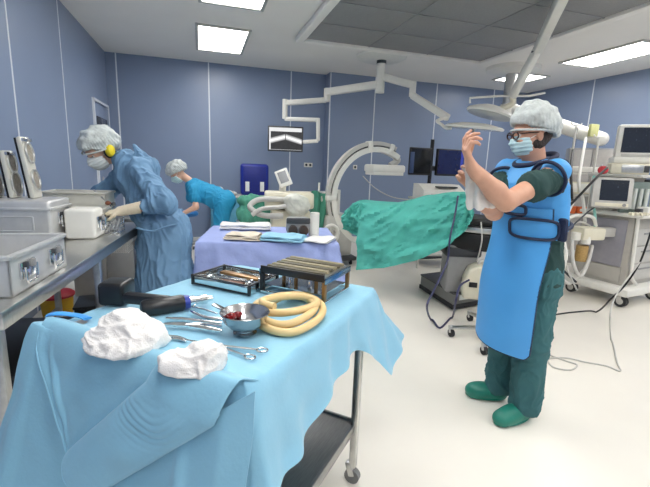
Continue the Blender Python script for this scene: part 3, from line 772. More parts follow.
# vital-signs monitor on the shelf, module box below it
zs = 1.4335
p = V((4.650, 3.418, 1.482))
md_ = thing('monitor_module', 'cream module box with a steel band, under the patient monitor', 'medical module', (p.x-.04, p.y, zs), R(-40))
MB().box((0, 0, .06), (.36, .2, .12), 0, .012).build('case', m_cream, md_)
MB().box((.02, -.101, .06), (.2, .008, .085), 0, .002).build('steel_band', m_steel, md_)
MB().box((.15, -.102, .06), (.05, .008, .07), 0, .002).build('dark_slot', m_dark, md_)
pm = thing('patient_monitor', 'white framed patient monitor with a black trace screen, highest on the anaesthesia machine', 'patient monitor', (p.x+.02, p.y, zs+.121), R(-40))
MB().box((.02, .06, .035), (.44, .26, .07), 0, .02).build('foot', m_white, pm)
o = MB().box((.04, .02, .24), (.46, .1, .37), 0, .03).build('frame', m_white, pm)
MB().box((.03, -.032, .255), (.34, .006, .27)).build('screen', m_scr, o)
MB().box((.03, -.033, .085), (.32, .008, .03), 0, .003).build('key_row', m_lgrey, o)
MB().box((.26, .0, .16), (.05, .14, .26), 0, .015).build('side_module', m_cream, pm)

# equipment rack behind the man's shoulder with drip poles
p = V((5.086, 4.344, 0.417)); p.z = 0
rk = thing('supply_rack', 'cream and grey supply rack with shelves of small gear behind the man with the apron', 'rack', p, R(-30))
zr = [((5.097, 4.436, 0.880))[2], ((5.103, 4.489, 1.147))[2], ((5.110, 4.547, 1.441))[2]]
for z in [.3]+zr: MB().box((0, .1, z-.02), (.62, .4, .025), 0, .005).build('shelf', m_lgrey, rk)
for x in (-.29, .29):
    for y in (-.08, .28): MB().cyl((x, y, 0.0), (x, y, zr[2]+.12), .014, n=10).build('upright', m_steel, rk)
MB().box((0, .1, zr[1]+.08), (.54, .34, .16), 0, .01).build('drawer_box', m_cream, rk)
for i in range(3): MB().box((-.17+.17*i, -.075, zr[1]+.08), (.15, .012, .12), 0, .004).build('drawer_front', m_white, rk)
MB().box((0, .1, zr[2]+.04), (.5, .3, .07), 0, .01).build('white_tray', m_white, rk)
def small(name, label, cat, px, col, d, zz):
    q = V(px); return tag(MB().box((0, 0, d[2]/2), d, 0, .008).build(name, mat(name+'_mat', col, rough=.4), None, (q.x, q.y, zz), R(-30)), label, cat)
small('plastic_bin', 'small orange plastic bin on the supply rack behind the man', 'bin', (4.917, 4.407, 0.983), srgb(226, 110, 50), (.2, .14, .1), zr[0]-.007)
small('plastic_bin', 'small blue plastic bin behind the orange one on the supply rack', 'bin', (5.163, 4.384, 0.986), srgb(80, 150, 200), (.16, .14, .09), zr[0]-.007)
q = V((5.779, 4.886, 0.209))
tc_ = thing('tall_cabinet', 'tall grey cabinet with narrow doors at the right wall behind the supply rack', 'cabinet', (q.x, q.y, 0), R(-40))
zc_ = ((5.801, 5.208, 1.809))[2]
MB().box((0, .1, zc_/2), (.62, .36, zc_), 0, .01).build('carcass', m_grey, tc_)
for x in (-.155, .155):
    o = MB().box((x, -.09, zc_/2+.03), (.29, .02, zc_-.12), 0, .005).build('door', mat('cabinet_door', srgb(168, 164, 160), rough=.45), tc_); MB().obox((x*.25, -.108, 1.0), (x*.25, -.108, 1.15), .014, .014, .004).build('handle', m_steel, o)
def stand(label, px, topz, lean=0):
    q = V(px); t = thing('drip_stand', label, 'drip stand', (q.x, q.y, 0))
    MB().cyl((0, 0, .05), (lean, 0, topz), .013, n=12).build('pole', m_white, t)
    o = MB(); o.sweep(catmull([(lean-.09, 0, topz+.03), (lean-.06, 0, topz), (lean+.06, 0, topz), (lean+.09, 0, topz+.03)], 4), .008, 8); o.build('hook_bar', m_white, t)
    for k in range(4): MB().obox((0, 0, .05), (.17*cos(k*pi/2), .17*sin(k*pi/2), .02), .03, .025, .006).build('foot', m_steel, t)
    return t
q = V((4.891, 4.062, 1.085)); stand('white drip stand rising beside the anaesthesia machine below the white boom', (q.x, q.y, 0), ((4.922, 4.217, 1.887))[2])
q = V((4.955, 4.357, 1.058)); stand('white drip stand farther back, between the man and the supply rack', (q.x-.25, q.y-.1, 0), ((4.951, 4.560, 2.040))[2])
m_cable = mat('black_cable', srgb(24, 24, 26), rough=.5)
cable('black_hose', [(5.031, 4.536, 2.043), (4.704, 4.252, 1.724), (4.320, 3.886, 1.437), (4.147, 3.660, 1.116)], .016, m_cable, 'dark hose hanging from the white boom behind the man')
cable('white_hose', [(5.331, 4.632, 1.929), (4.815, 4.192, 1.599), (4.410, 3.834, 1.321), (4.179, 3.546, 1.127), (4.059, 3.376, 0.898)], .018, m_white, 'pale hose hanging from the white boom to the breathing block')
MB().sweep(catmull([al(q) for q in ((4.165, 3.446, 1.401), (4.093, 3.373, 1.196), (4.119, 3.321, 0.983), (4.116, 3.294, 0.843))], 7), .014, 10).build('aqua_hose', mat('aqua_rubber', srgb(150, 210, 200), rough=.4), an)
cable('monitor_cable', [(4.063, 3.229, 1.489), (3.763, 3.088, 1.384), (3.517, 3.024, 1.218), (3.383, 3.035, 1.070), (3.329, 3.072, 0.908), (3.440, 3.144, 0.648)], .012, m_cable, 'thick black cable slanting down across the supply rack to the hoses')
tag(MB().ell((0, 0, 0), (.05, .05, .045)).build('cable_connector', mat('red_plastic', srgb(200, 46, 56), rough=.4), None, (4.071, 3.276, 1.467)), 'red cable connector at the top of the slanting black cable', 'connector')
cable('floor_cable', [(3.739, 2.471, 0.945), (3.746, 2.518, 0.664), (3.722, 2.586, 0.440), (3.645, 2.634, 0.294), (3.923, 2.973, 0.008), (3.692, 3.020, 0.008), (3.304, 2.987, 0.008), (2.991, 2.893, 0.008)], .008, m_cable, 'black cable falling from the right edge and running along the floor to the stool')
cable('floor_cable', [(3.694, 2.483, 0.674), (3.487, 2.453, 0.475), (3.320, 2.380, 0.383), (2.995, 2.155, 0.352), (3.395, 2.397, 0.006), (3.040, 2.071, 0.006), (2.921, 1.957, 0.006), (2.890, 2.041, 0.006), (2.786, 2.129, 0.006), (2.695, 2.217, 0.006), (2.546, 2.235, 0.006), (2.470, 2.124, 0.006), (2.559, 2.058, 0.006), (2.680, 2.106, 0.006), (2.652, 2.177, 0.006), (2.609, 2.306, 0.006), (2.688, 2.435, 0.006)], .006, m_lgrey, 'thin pale cable looped on the bare floor right of the man')
cable('loose_cable', [(2.801, 2.664, 0.977), (2.691, 2.433, 0.724), (2.617, 2.318, 0.573), (2.530, 2.281, 0.518), (2.438, 2.256, 0.516)], .007, m_cable, 'black cable curling behind the legs of the man')
# ================================================================== people
m_skin = mat('skin', srgb(206, 156, 130), rough=.5, var=.05, vscale=25)
m_skin2 = mat('skin_fair', srgb(220, 176, 152), rough=.5, var=.05, vscale=25)
m_cap = mat('cap_gauze', srgb(196, 202, 200), rough=.75, var=.1, vscale=35, bump=.5, bscale=70)
m_mask = mat('mask_pale_blue', srgb(188, 220, 226), rough=.7, var=.03)
m_hair = mat('dark_hair', srgb(46, 34, 28), rough=.6, var=.25, vscale=80, bump=.6, bscale=160, stretch=(1, 1, .2))
m_eye = mat('eye_white', srgb(225, 220, 214), rough=.2, var=.02); m_iris = mat('iris_brown', srgb(52, 34, 24), rough=.15, var=.1)

def frame(yaw, pitch, roll=0):
    """columns forward, left, up for a head or hand; pitch > 0 looks down"""
    return (Matrix.Rotation(yaw, 3, 'Z') @ Matrix.Rotation(pitch, 3, 'Y') @ Matrix.Rotation(roll, 3, 'X'))
def head(S, c, Fm, k=1.):
    c = V(c); P = lambda x, y, z: c+Fm @ V((x, y, z))*k
    S.ell(P(-.012, 0, .028), (.098*k, .077*k, .092*k), .02, Fm)          # skull
    S.ell(P(.03, 0, -.035), (.062*k, .062*k, .085*k), .03, Fm)           # face
    S.ell(P(.048, 0, -.088), (.04*k, .042*k, .03*k), .025, Fm)           # chin
    S.limb(P(.086, 0, .012), P(.108, 0, -.03), .009*k, .0135*k, .015)    # nose
    S.limb(P(.086, -.016, -.066), P(.086, .016, -.066), .008*k, .008*k, .01)   # lips
    for s in (-1, 1):
        S.ell(P(.078, s*.03, -.03), (.02*k, .022*k, .018*k), .02, Fm)    # cheek
        S.limb(P(.083, s*.014, .026), P(.072, s*.05, .024), .0085*k, .007*k, .012)  # brow
        S.ell(P(-.012, s*.078, -.01), (.02*k, .009*k, .032*k), .008, Fm) # ear
        S.limb(P(.088, s*.03, .004), P(.09, s*.03, .004), .012*k, .012*k, .004, sub=True)
def eyes(c, Fm, par, k=1.):
    c = V(c)
    for s in (-1, 1):
        p = c+Fm @ V((.0735, s*.03, .004))*k
        o = MB().ell(p, (.0125*k,)*3, None, 16).build('eye', m_eye, par)
        MB().ell(p+Fm @ V((.009, 0, -.001))*k, (.005*k, .006*k, .006*k), Fm, 12).build('iris', m_iris, o)
        MB().sweep([c+Fm @ V(q)*k for q in ((.091, s*.012, .03), (.088, s*.03, .036), (.075, s*.053, .03))], [.003, .004, .002], 8).build('eyebrow', m_hair, par)
def cap(c, Fm, par, name='bouffant_cap', k=1., puff=(.128, .112, .098), off=(-.022, 0, .062), tilt=.16, seed=1, m=None, lift=0.):
    c = V(c); S = Sdf([-.2]*3, [.2]*3, .006)
    S.ell(off, puff, .03); S.ell((-.075, 0, .02), (.085, .09, .08), .05)
    S.half((.0, 0, .012+lift), (tilt, 0, -1), .012)
    def dsp(q, n):
        return .015*noise.noise(V(q)*24+V((seed, 0, 0)))+.0035*sin(math.atan2(q.y, q.x)*34+6*noise.noise(V(q)*8))*(1-min(1, max(0, (q.z-.02)/.1)))
    o = S.build(name, m or m_cap, par, dsp); o.matrix_local = Matrix.Translation(c) @ (Fm.to_4x4() @ Matrix.Scale(k, 4))
    MB().sweep([V((-.022+.122*cos(a), .103*sin(a), .02+.16*(-.022+.122*cos(a)))) for a in [2*pi*i/40 for i in range(40)]], .006, 8, closed=True).build('elastic_hem', m or m_cap, o)
    return o
def mask(c, Fm, par, k=1., m=None):
    S = Sdf((-.05, -.11, -.15), (.16, .11, .05), .004)
    S.ell((.036, 0, -.05), (.085, .078, .085), .01); S.limb((.09, 0, -.005), (.122, 0, -.04), .01, .014, .03)
    S.half((.09, 0, .0), (-.25, 0, 1), .006); S.half((.03, 0, -.06), (-1, 0, .25), .006)
    o = S.build('face_mask', m or m_mask, par, lambda q, n: .0022*sin(q.z*260)); o.matrix_local = Matrix.Translation(V(c)) @ (Fm.to_4x4() @ Matrix.Scale(k, 4))
    for s in (-1, 1): MB().sweep(catmull([(.04, s*.073, -.02), (.0, s*.084, .0), (-.022, s*.084, .015)], 4), .0022, 6).build('ear_loop', m_white, o)
    return o
def hand(S, w, d, n, side, curl, k=1., spread=1., thumb=.5, rr=1.):
    """palm and five fingers. w wrist, d finger direction, n palm normal, side +1/-1 puts the thumb at side*(d x n)"""
    w, d, n = V(w), V(d).normalized(), V(n); n = (n-d*n.dot(d)).normalized(); t = d.cross(n)*side
    S.limb(w-d*.03*k, w+d*.02*k, .026*k*rr, .026*k*rr, .02, flat=(n, .7))
    off = (.031, .0105, -.0105, -.03); ln = (.95, 1.05, 1., .8)
    for i in range(4):
        b = w+d*.012*k+t*off[i]*.6*k; kn = w+d*(.088-.004*abs(i-1))*k+t*off[i]*k
        S.limb(b, kn, .0145*k*rr, .0115*k*rr, .014)
        dr = (d+t*off[i]*2.2*spread).normalized(); p = kn; ax = dr.cross(n); r = .0098*k*rr
        for L, cf, r2 in ((.044, .8, .0092), (.027, 1.1, .0082), (.021, .7, .0068)):
            dr = Matrix.Rotation(curl[i]*cf, 3, ax) @ dr; q = p+dr*L*ln[i]*k; S.limb(p, q, r, r2*k*rr, .003); p = q; r = r2*k*rr
    b = w+d*.022*k+t*.022*k; m1 = b+(d*.55+t*.7+n*.25).normalized()*.045*k
    m2 = m1+(d*.85+t*(.55-thumb*.8)+n*(.2+thumb*.6)).normalized()*.034*k; m3 = m2+(d*.9+t*(.25-thumb*.9)+n*(.2+thumb*.7)).normalized()*.027*k
    S.limb(b, m1, .016*k*rr, .0125*k*rr, .014); S.limb(m1, m2, .0115*k*rr, .0105*k*rr, .004); S.limb(m2, m3, .0105*k*rr, .008*k*rr, .003)
def wrinkle(amp, sc, seed=0, st=(1, 1, .45)):
    def f(q, n):
        p = V((q.x*st[0], q.y*st[1], q.z*st[2]))*sc+V((seed*3.7, seed, 0))
        w = V((noise.noise(p*.6), noise.noise(p*.6+V((9, 0, 0))), noise.noise(p*.6+V((0, 9, 0)))))
        r = max(0, 1-abs(noise.noise(p+w))*3.2)**1.6; r2 = max(0, 1-abs(noise.noise(p*1.9+w*2+V((3, 3, 3))))*3.2)**1.6
        return amp*(r*.95+r2*.5-.45+noise.noise(p*.45)*.9)
    return f

# ------------------------------------------------------------------ the man in the lead apron (local: +x ahead, +y his left)
MR = V((1.78, 1.78, 0))
man = thing('person', 'man in a blue lead apron, glasses and gauze cap, standing with raised hands', 'person', MR, pi)
pl = lambda q: V((MR.x-q[0], MR.y-q[1], q[2]))
HC = V((.115, .0, 1.612)); HF = frame(R(-12), R(9)); HK = .92
shL, shR = V((.105, .175, 1.41)), V((.10, -.155, 1.40))
elL = pl((1.327, 1.511, 1.282)); wrL = pl((1.138, 1.525, 1.428))
elR = pl((1.476, 1.758, 1.206)); wrR = pl((1.255, 1.653, 1.344))
S = Sdf((-.32, -.36, 0.02), (.8, .36, 1.8), .005)
head(S, HC, HF, HK)
S.limb((.045, 0, 1.40), HC+HF @ V((-.015, 0, -.075)), .062, .056, .03)
S.column([(.86, 0, 0, .1, .14), (1.1, .03, 0, .09, .13), (1.3, .05, 0, .1, .14), (1.42, .05, 0, .07, .12)], .03)
for sh, el, wr in ((shL, elL, wrL), (shR, elR, wrR)):
    S.limb((.06, sh.y*.4, 1.39), sh, .055, .052, .03); S.limb(sh, el, .052, .043, .03)
    m_ = el.lerp(wr, .3); S.limb(el, m_, .043, .046, .02); S.limb(m_, wr, .046, .028, .02)
dL = (pl((1.090, 1.540, 1.533))-wrL)
hand(S, wrL, dL, V((-.75, .35, -.1)), 1, (.45, .75, .9, 1.0), 1.02, thumb=.75)
dR = (pl((1.191, 1.652, 1.399))-wrR)
hand(S, wrR, dR, V((-.2, .9, -.5)), 1, (.5, .6, .7, .7), 1., thumb=.6)
for s in (-1, 1):
    S.chain([(0, s*.085, .9), (.01, s*.1, .5), (-.01 if s > 0 else .0, .09 if s > 0 else -.1, .1)], [.075, .05, .04], .03)
    a, b = ((-.01, .095, .07), (.17, .12, .05)) if s > 0 else ((.0, -.095, .07), (.14, -.165, .05)); S.limb(a, b, .035, .03, .02)
body = S.build('body', m_skin, man)
eyes(HC, HF, body, HK)
cap(HC, HF, man, tilt=.45, k=.93, puff=(.126, .114, .112), off=(-.026, 0, .074), seed=1, lift=.02); mask(HC, HF, man, .84)
# beard, sideburn and nape hair
S = Sdf((-.13, -.11, -.14), (.1, .11, .07), .004)
S.ell((-.01, 0, -.045), (.07, .073, .07), .01); S.ell((-.06, 0, .0), (.062, .074, .07), .02)
S.half((.035, 0, -.05), (1, 0, .2), .01)
for s in (-1, 1): S.ell((-.015, s*.085, -.012), (.021, .02, .03), .006, sub=True)
o = S.build('hair_and_beard', m_hair, body, lambda q, n: .002*noise.noise(V(q)*90)); o.matrix_local = Matrix.Translation(HC) @ HF.to_4x4() @ Matrix.Scale(HK, 4)
# glasses
m_frame = mat('dark_red_brown_frame', srgb(52, 30, 28), rough=.25)
o = MB(); g = lambda x, y, z: HC+HF @ V((x, y, z))*HK
for s in (-1, 1):
    o.sweep([g(.106-.018*abs(cos(a)*.026+.033)*10*.3, s*(.033+.026*cos(a)), .004+.019*sin(a)) for a in [2*pi*i/20 for i in range(20)]], .0042, 8, closed=True)
    o.sweep([g(.094, s*.06, .012), g(.05, s*.076, .012), g(-.02, s*.082, .008)], .0032, 8)
o.sweep([g(.104, -.009, .008), g(.108, 0, .011), g(.104, .009, .008)], .0026, 8)
o.build('glasses', m_frame, man)
# scrub shirt
m_scrub = mat('dark_green_scrub', srgb(34, 66, 64), rough=.85, var=.08, vscale=14, bump=.15, bscale=200)
S = Sdf((-.3, -.36, .78), (.5, .36, 1.55), .0065)
S.column([(.82, .0, 0, .145, .19), (.95, 0, 0, .14, .185), (1.1, .025, 0, .13, .175), (1.25, .045, 0, .14, .185), (1.36, .055, 0, .13, .185), (1.43, .05, 0, .09, .13)], .03)
for sh, el in ((shL, elL), (shR, elR)):
    S.limb((.06, sh.y*.6, 1.35), sh+V((0, 0, -.02)), .06, .058, .04); S.limb(sh+V((0, 0, -.025)), sh.lerp(el, .45), .064, .075, .03)
S.build('scrub_shirt', m_scrub, man, wrinkle(.006, 15, 2))
# trousers
m_trous = mat('teal_scrub', srgb(54, 102, 106), rough=.85, var=.08, vscale=14, bump=.15, bscale=200)
S = Sdf((-.3, -.36, .0), (.4, .36, 1.02), .0065)
S.column([(.78, 0, 0, .135, .185), (.98, 0, 0, .13, .175)], .03)
S.chain([(0, .085, .86), (.015, .105, .5), (.0, .1, .09)], [.105, .09, .088], .04)
S.chain([(0, -.085, .86), (.015, -.1, .5), (.005, -.105, .09)], [.105, .09, .085], .04)
S.half((0, 0, .055), (0, 0, -1))
S.build('scrub_trousers', m_trous, man, wrinkle(.009, 11, 5, (1, 1, .7)))
# clogs
m_clog = mat('green_clog_rubber', srgb(28, 122, 106), rough=.45, var=.05)
for h_, t_ in (((-.045, .092), (.215, .128)), ((-.03, -.085), (.185, -.185))):
    h_, t_ = V((*h_, 0)), V((*t_, 0)); d_ = (t_-h_).normalized(); q_ = V((-d_.y, d_.x, 0)); L_ = (t_-h_).length
    S = Sdf((-.12, -.28, -.01), (.3, .24, .16), .005)
    S.limb(h_+d_*.045+V((0, 0, .035)), h_+d_*(L_-.05)+V((0, 0, .035)), .046, .054, .02, flat=((0, 0, 1), .8))
    S.ell(h_+d_*.135+V((0, 0, .055)), (.1, .05, .048), .03, Matrix.Rotation(math.atan2(d_.y, d_.x), 3, 'Z'))
    S.limb(h_+d_*.03+V((0, 0, .05)), h_+d_*.05+V((0, 0, .075)), .045, .042, .02)
    S.half((0, 0, .0), (0, 0, -1))
    o = S.build('clog', m_clog, man)
    MB().sweep([h_+d_*(.045+.05*0)+d_*(L_/2-.045)+d_*(L_/2-.002)*cos(a)+q_*.05*sin(a)+V((0, 0, .016)) for a in [2*pi*i/36 for i in range(36)]], .006, 8, closed=True).build('sole_rim', m_clog, o)
# lead apron: vest round the trunk
m_apron = mat('lead_apron_blue', srgb(76, 160, 226), rough=.5, var=.03, vscale=5, bump=.08, bscale=12)
m_pipe = mat('navy_binding', srgb(20, 34, 66), rough=.6, var=.05)
VP = [(1.08, .03, 0, .158, .2), (1.12, .03, 0, .158, .2), (1.25, .047, 0, .163, .203), (1.36, .055, 0, .15, .195), (1.44, .055, 0, .108, .135), (1.475, .055, 0, .092, .105)]
S = Sdf((-.3, -.36, .85), (.4, .36, 1.6), .006)
S.column(VP, .02)
for s in (-1, 1): S.limb((.06, s*.075, 1.435), (.10, .185 if s > 0 else -.155, 1.425), .045, .064, .04)
S.ell((.06, 0, 1.56), (.078, .07, .12), .01, sub=True)
S.half((0, 0, 1.14), (.35, 0, -1), .006)
apron = S.build('lead_apron', m_apron, man, wrinkle(.003, 9, 8))
def vs(th, z, off=0.):
    pr = np.array(VP); i = [np.interp(z, pr[:, 0], pr[:, j]) for j in (1, 3, 4)]
    return V((i[0]+(i[1]+off)*cos(th), (i[2]+off)*sin(th), z))
def skirt(u, v):   # u across the front from his right to his left, v down
    z = 1.24-.79*v-.02*v*v*(u*2-1)*1
    if v > .93: z += .03*max(0, (abs(u-.5)-.42)/.08)**2
    t = v; th = (u-.5)*2*R(70+2*t)
    top = vs(th, max(z, 1.0), .012)
    fl = V((.04+.195*cos(th*.9)**.9 if abs(th) < 1.57 else .04, .215*sin(th), z))
    k = min(1, max(0, (1.1-z)/.35)); k = k*k*(3-2*k)
    p = top.lerp(fl, k); p.z = z
    return p+V((.008*sin(u*9+v*3)*v, 0, 0))
sk = MB().grid(skirt, 40, 40, .007).build('apron_skirt', m_apron, apron)
o = MB(); e = [skirt(1, v/30) for v in range(31)]+[skirt(u/30, 1) for u in range(29, -1, -1)]+[skirt(0, 1-v/30) for v in range(1, 31)]
o.sweep(e, .0075, 8); o.build('apron_binding', m_pipe, apron)
# closing flaps with dark binding on his left side
def flap(name, u0, u1, z0, z1, off):
    f = lambda u, v: vs(u0+(u1-u0)*u, z0+(z1-z0)*v, off)
    MB().grid(f, 16, 8, .006).build(name, m_apron, apron)
    n = 40; P = []
    for i in range(n):
        a = 2*pi*i/n; cu, su = cos(a), sin(a); q = (abs(cu)**4+abs(su)**4)**.25
        P.append(f(.5+.5*cu/q, .5+.5*su/q)+vs(u0+(u1-u0)*(.5+.5*cu/q), 1.1, 1.)*.004-V((0, 0, .0044)))
    MB().sweep(P, .008, 8, closed=True).build('flap_binding', m_pipe, apron)
flap('waist_flap', R(12), R(78), 1.085, 1.185, .026)
flap('upper_flap', R(2), R(34), 1.20, 1.25, .02)
MB().obox(vs(R(84), 1.20, .03), vs(R(84), 1.08, .03), .05, .03, .014).build('buckle', m_pipe, apron)
MB().sweep([vs(R(a), 1.135+.0004*(a-84), .012) for a in range(84, 200, 6)], .011, 8).build('waist_strap', m_pipe, apron)
# armhole and neck binding, shoulder strap
for s, sh in ((1, shL), (-1, shR)):
    d_ = ((elL if s > 0 else elR)-sh).normalized(); a1 = d_.cross(V((0, 0, 1))).normalized(); a2 = a1.cross(d_)
    MB().sweep([sh+d_*.045+V((0, 0, -.005))+a1*.084*cos(a)+a2*.086*sin(a) for a in [2*pi*i/32 for i in range(32)]], .009, 8, closed=True).build('armhole_binding', m_pipe, apron)
MB().sweep([V((.06+.1*cos(a), .095*sin(a), 1.485-.035*cos(a))) for a in [2*pi*i/36 for i in range(36)]], .014, 10, closed=True).build('neck_binding', m_pipe, apron)
MB().sweep(catmull([(-.06, .1, 1.44), (.0, .12, 1.482), (.09, .12, 1.478), (.15, .1, 1.42)], 5), .022, 10, flat=.4).build('shoulder_strap', m_pipe, apron)
# towel in his hands
m_towel = mat('white_towel', srgb(232, 228, 222), rough=.9, var=.04, bump=.4, bscale=120)
T0 = V((1.172, 1.602, 1.437))
S = Sdf((-.14, -.14, -.3), (.2, .14, .1), .005)
pts = [V((1.172, 1.600, 1.428))-T0, V((1.187, 1.590, 1.374))-T0, V((1.213, 1.586, 1.320))-T0, V((1.236, 1.579, 1.265))-T0]
S.chain(pts, [.024, .03, .042, .05], .02, flat=((.7, .7, 0), .6))
S.limb(V((1.170, 1.588, 1.419))-T0, V((1.210, 1.558, 1.385))-T0, .018, .012, .02)
S.limb(pts[2], V((1.281, 1.566, 1.272))-T0, .034, .03, .02, flat=((.7, .7, 0), .6))
S.half(V((1.231, 1.575, 1.242))-T0, (0.05, 0, -1), .006)
o = S.build('towel', m_towel, None, lambda q, n: .008*sin(q.x*80-q.y*60+6*noise.noise(V(q)*10))+.006*noise.noise(V(q)*30)); o.location = T0
tag(o, 'white towel held in the right hand of the man in the lead apron', 'towel')

# ------------------------------------------------------------------ woman at the steel counter
WR = V((-0.313, 3.345, 0.856)); WR.z = 0
wo = thing('person', 'woman in a loose blue surgical gown and yellow ear muffs, leaning over the counter', 'person', WR, pi)
wl = lambda q: V((WR.x-q[0], WR.y-q[1], q[2]))
HC = wl((-0.743, 3.550, 1.460)); HF = frame(R(44), R(34), R(0))
sh = wl((-0.440, 3.343, 1.330)); shf = wl((-0.551, 3.675, 1.319)); el = wl((-0.258, 3.144, 1.103)); wr = wl((-0.553, 3.191, 1.039))
elf = wl((-0.768, 3.698, 1.102)); wrf = wl((-0.882, 3.665, 1.031))
nb = wl((-0.553, 3.519, 1.392)); hip = V((0, 0, .88)); ch = wl((-0.466, 3.466, 1.265)); bl = wl((-0.396, 3.402, 1.061))
S = Sdf((-.35, -.4, 0), (.75, .4, 1.75), .0055)
head(S, HC, HF)
S.limb(nb, HC+HF @ V((-.03, 0, -.06)), .052, .05, .03)
S.chain([hip, bl, ch], [.1, .09, .1], .04, flat=((1, 0, .3), .8))
for a, e, w in ((sh, el, wr), (shf, elf, wrf)): S.limb(ch, a, .06, .05, .03); S.limb(a, e, .042, .036, .02); S.limb(e, w, .038, .026, .02)
for s in (-1, 1): S.chain([(0, s*.08, .86), (.02, s*.09, .47), (-.02, s*.09, .09)], [.08, .05, .04], .03); S.limb((-.03, s*.09, .05), (.13, s*.1, .04), .04, .035, .02)
hd_ = wl((-0.639, 3.193, 1.024))-wr; hf_ = wl((-0.898, 3.626, 0.971))-wrf
hand(S, wr, hd_, (0.1, -.2, -1), 1, (.5, .5, .5, .5), .93, rr=.9); hand(S, wrf, hf_, (.3, .6, -.3), -1, (.6, .6, .6, .6), .93, rr=.9)
body = S.build('body', m_skin2, wo); eyes(HC, HF, body)
cap(HC, HF, wo, tilt=.55, k=1.12, puff=(.135, .108, .1), off=(-.03, 0, .06), seed=4); mask(HC, HF, wo, m=mat('mask_white', srgb(216, 222, 222), rough=.7, var=.03))
# latex gloves
m_glove = mat('cream_latex', srgb(230, 216, 190), rough=.5, var=.04)
S = Sdf((.1, -.4, .8), (.8, .4, 1.3), .005)
hand(S, wr, hd_, (0.1, -.2, -1), 1, (.5, .5, .5, .5), .95, rr=1.12); S.limb(wr, wr.lerp(el, .55), .036, .045, .02)
S.build('glove', m_glove, wo, lambda q, n: .0015*noise.noise(V(q)*60))
S = Sdf((.1, -.4, .8), (.8, .4, 1.3), .005)
hand(S, wrf, hf_, (.3, .6, -.3), -1, (.6, .6, .6, .6), .95, rr=1.12); S.limb(wrf, wrf.lerp(elf, .5), .034, .04, .02)
S.build('glove', m_glove, wo, lambda q, n: .0015*noise.noise(V(q)*60))
# gown
m_gown = mat('gown_blue', srgb(106, 143, 176), rough=.75, var=.04, vscale=8, bump=.12, bscale=60)
S = Sdf((-.36, -.42, .25), (.6, .42, 1.6), .0075)
S.chain([hip+V((0, 0, .02)), bl, ch], [.165, .15, .15], .06, flat=((1, 0, .3), .88))
S.limb(ch, nb, .14, .085, .05)
S.column([(.3, -.02, 0, .24, .26), (.55, -.025, 0, .225, .25), (.8, -.015, 0, .19, .22), (.95, .015, 0, .15, .18)], .06)
S.ell((-.12, .0, .83), (.11, .17, .2), .08)
for a, e, w in ((sh, el, wr), (shf, elf, wrf)):
    S.limb(ch.lerp(a, .5), a, .09, .095, .05); S.limb(a, e, .088, .082, .04); S.limb(e, e.lerp(w, .42), .078, .056, .03)
S.limb(wl((-0.484, 3.479, 1.508)), wl((-0.372, 3.436, 1.368)), .012, .06, .06)
S.half((0, 0, .33), (0, 0, -1))
gown = S.build('surgical_gown', m_gown, wo, wrinkle(.02, 8.5, 3, (1, 1, .4)))
o = MB(); o.sweep(catmull([wl((-0.450, 3.165, 0.918)), wl((-0.343, 3.097, 0.905)), wl((-0.234, 3.102, 0.940)), wl((-0.173, 3.263, 0.930))], 5), .016, 10, flat=.4); o.build('gown_tie', m_gown, gown)
o = MB(); c_ = wrf.lerp(elf, .5); o.cyl(c_, c_+(elf-wrf).normalized()*.07, .047, .052, 18); o.build('knit_cuff', mat('navy_cuff', srgb(52, 82, 150), rough=.85), gown)
S = Sdf((-.25, -.3, .04), (.3, .3, .8), .009)
for s_ in (-1, 1): S.chain([(0, s_*.085, .7), (.02, s_*.095, .46), (-.02, s_*.095, .1)], [.1, .09, .085], .03)
S.build('scrub_trousers', m_trous, wo, wrinkle(.01, 10, 3))
for s_ in (-1, 1):
    S = Sdf((-.15, -.2, -.01), (.25, .2, .15), .008); S.limb((-.04, s_*.1, .045), (.13, s_*.11, .04), .045, .045, .02); S.half((0, 0, 0), (0, 0, -1)); S.build('clog', m_white, wo)
# ear muffs
m_muff = mat('ear_muff_yellow', srgb(236, 214, 44), rough=.4); em = []
for s in (1, -1):
    e0 = HC+HF @ V((-.015, s*.086, -.005)); nn = HF @ V((-.15, s, .05)).normalized(); 
    M = Matrix.Translation(e0) @ nn.to_track_quat('Z', 'Y').to_matrix().to_4x4() @ Matrix.Diagonal((1, 1.3, 1, 1))
    o = MB().lathe((0, 0, 0), [(0, 0), (.04, 0), (.044, .008), (.04, .016), (0, .018)], 24, M).build('ear_cushion', m_black, wo)
    MB().lathe((0, 0, .016), [(.036, 0), (.036, .012), (.028, .03), (.012, .036), (0, .037)], 24, M).build('ear_cup', m_muff, o)
MB().sweep(catmull([HC+HF @ V(q) for q in ((-.03, .104, -.02), (-.07, .106, -.05), (-.115, .06, -.075), (-.125, 0, -.08), (-.115, -.06, -.075), (-.07, -.106, -.05), (-.03, -.104, -.02))], 6), .006, 8).build('head_band', m_black, wo)
# tool in her far hand
tl = [(-0.787, 3.503, 1.164), (-0.712, 3.366, 1.130), (-0.646, 3.251, 1.090)]
o = thing('steel_probe', 'thin steel tool held by the woman in the blue gown over the container', 'tool', tl[0])
MB().cyl((0, 0, 0), V(tl[2])-V(tl[0]), .006, n=12).build('shaft', m_steel, o)
MB().ell(V(tl[2])-V(tl[0]), (.02, .02, .016)).build('tip', mat('copper_brown', srgb(140, 84, 60), rough=.4, metal=.3), o)

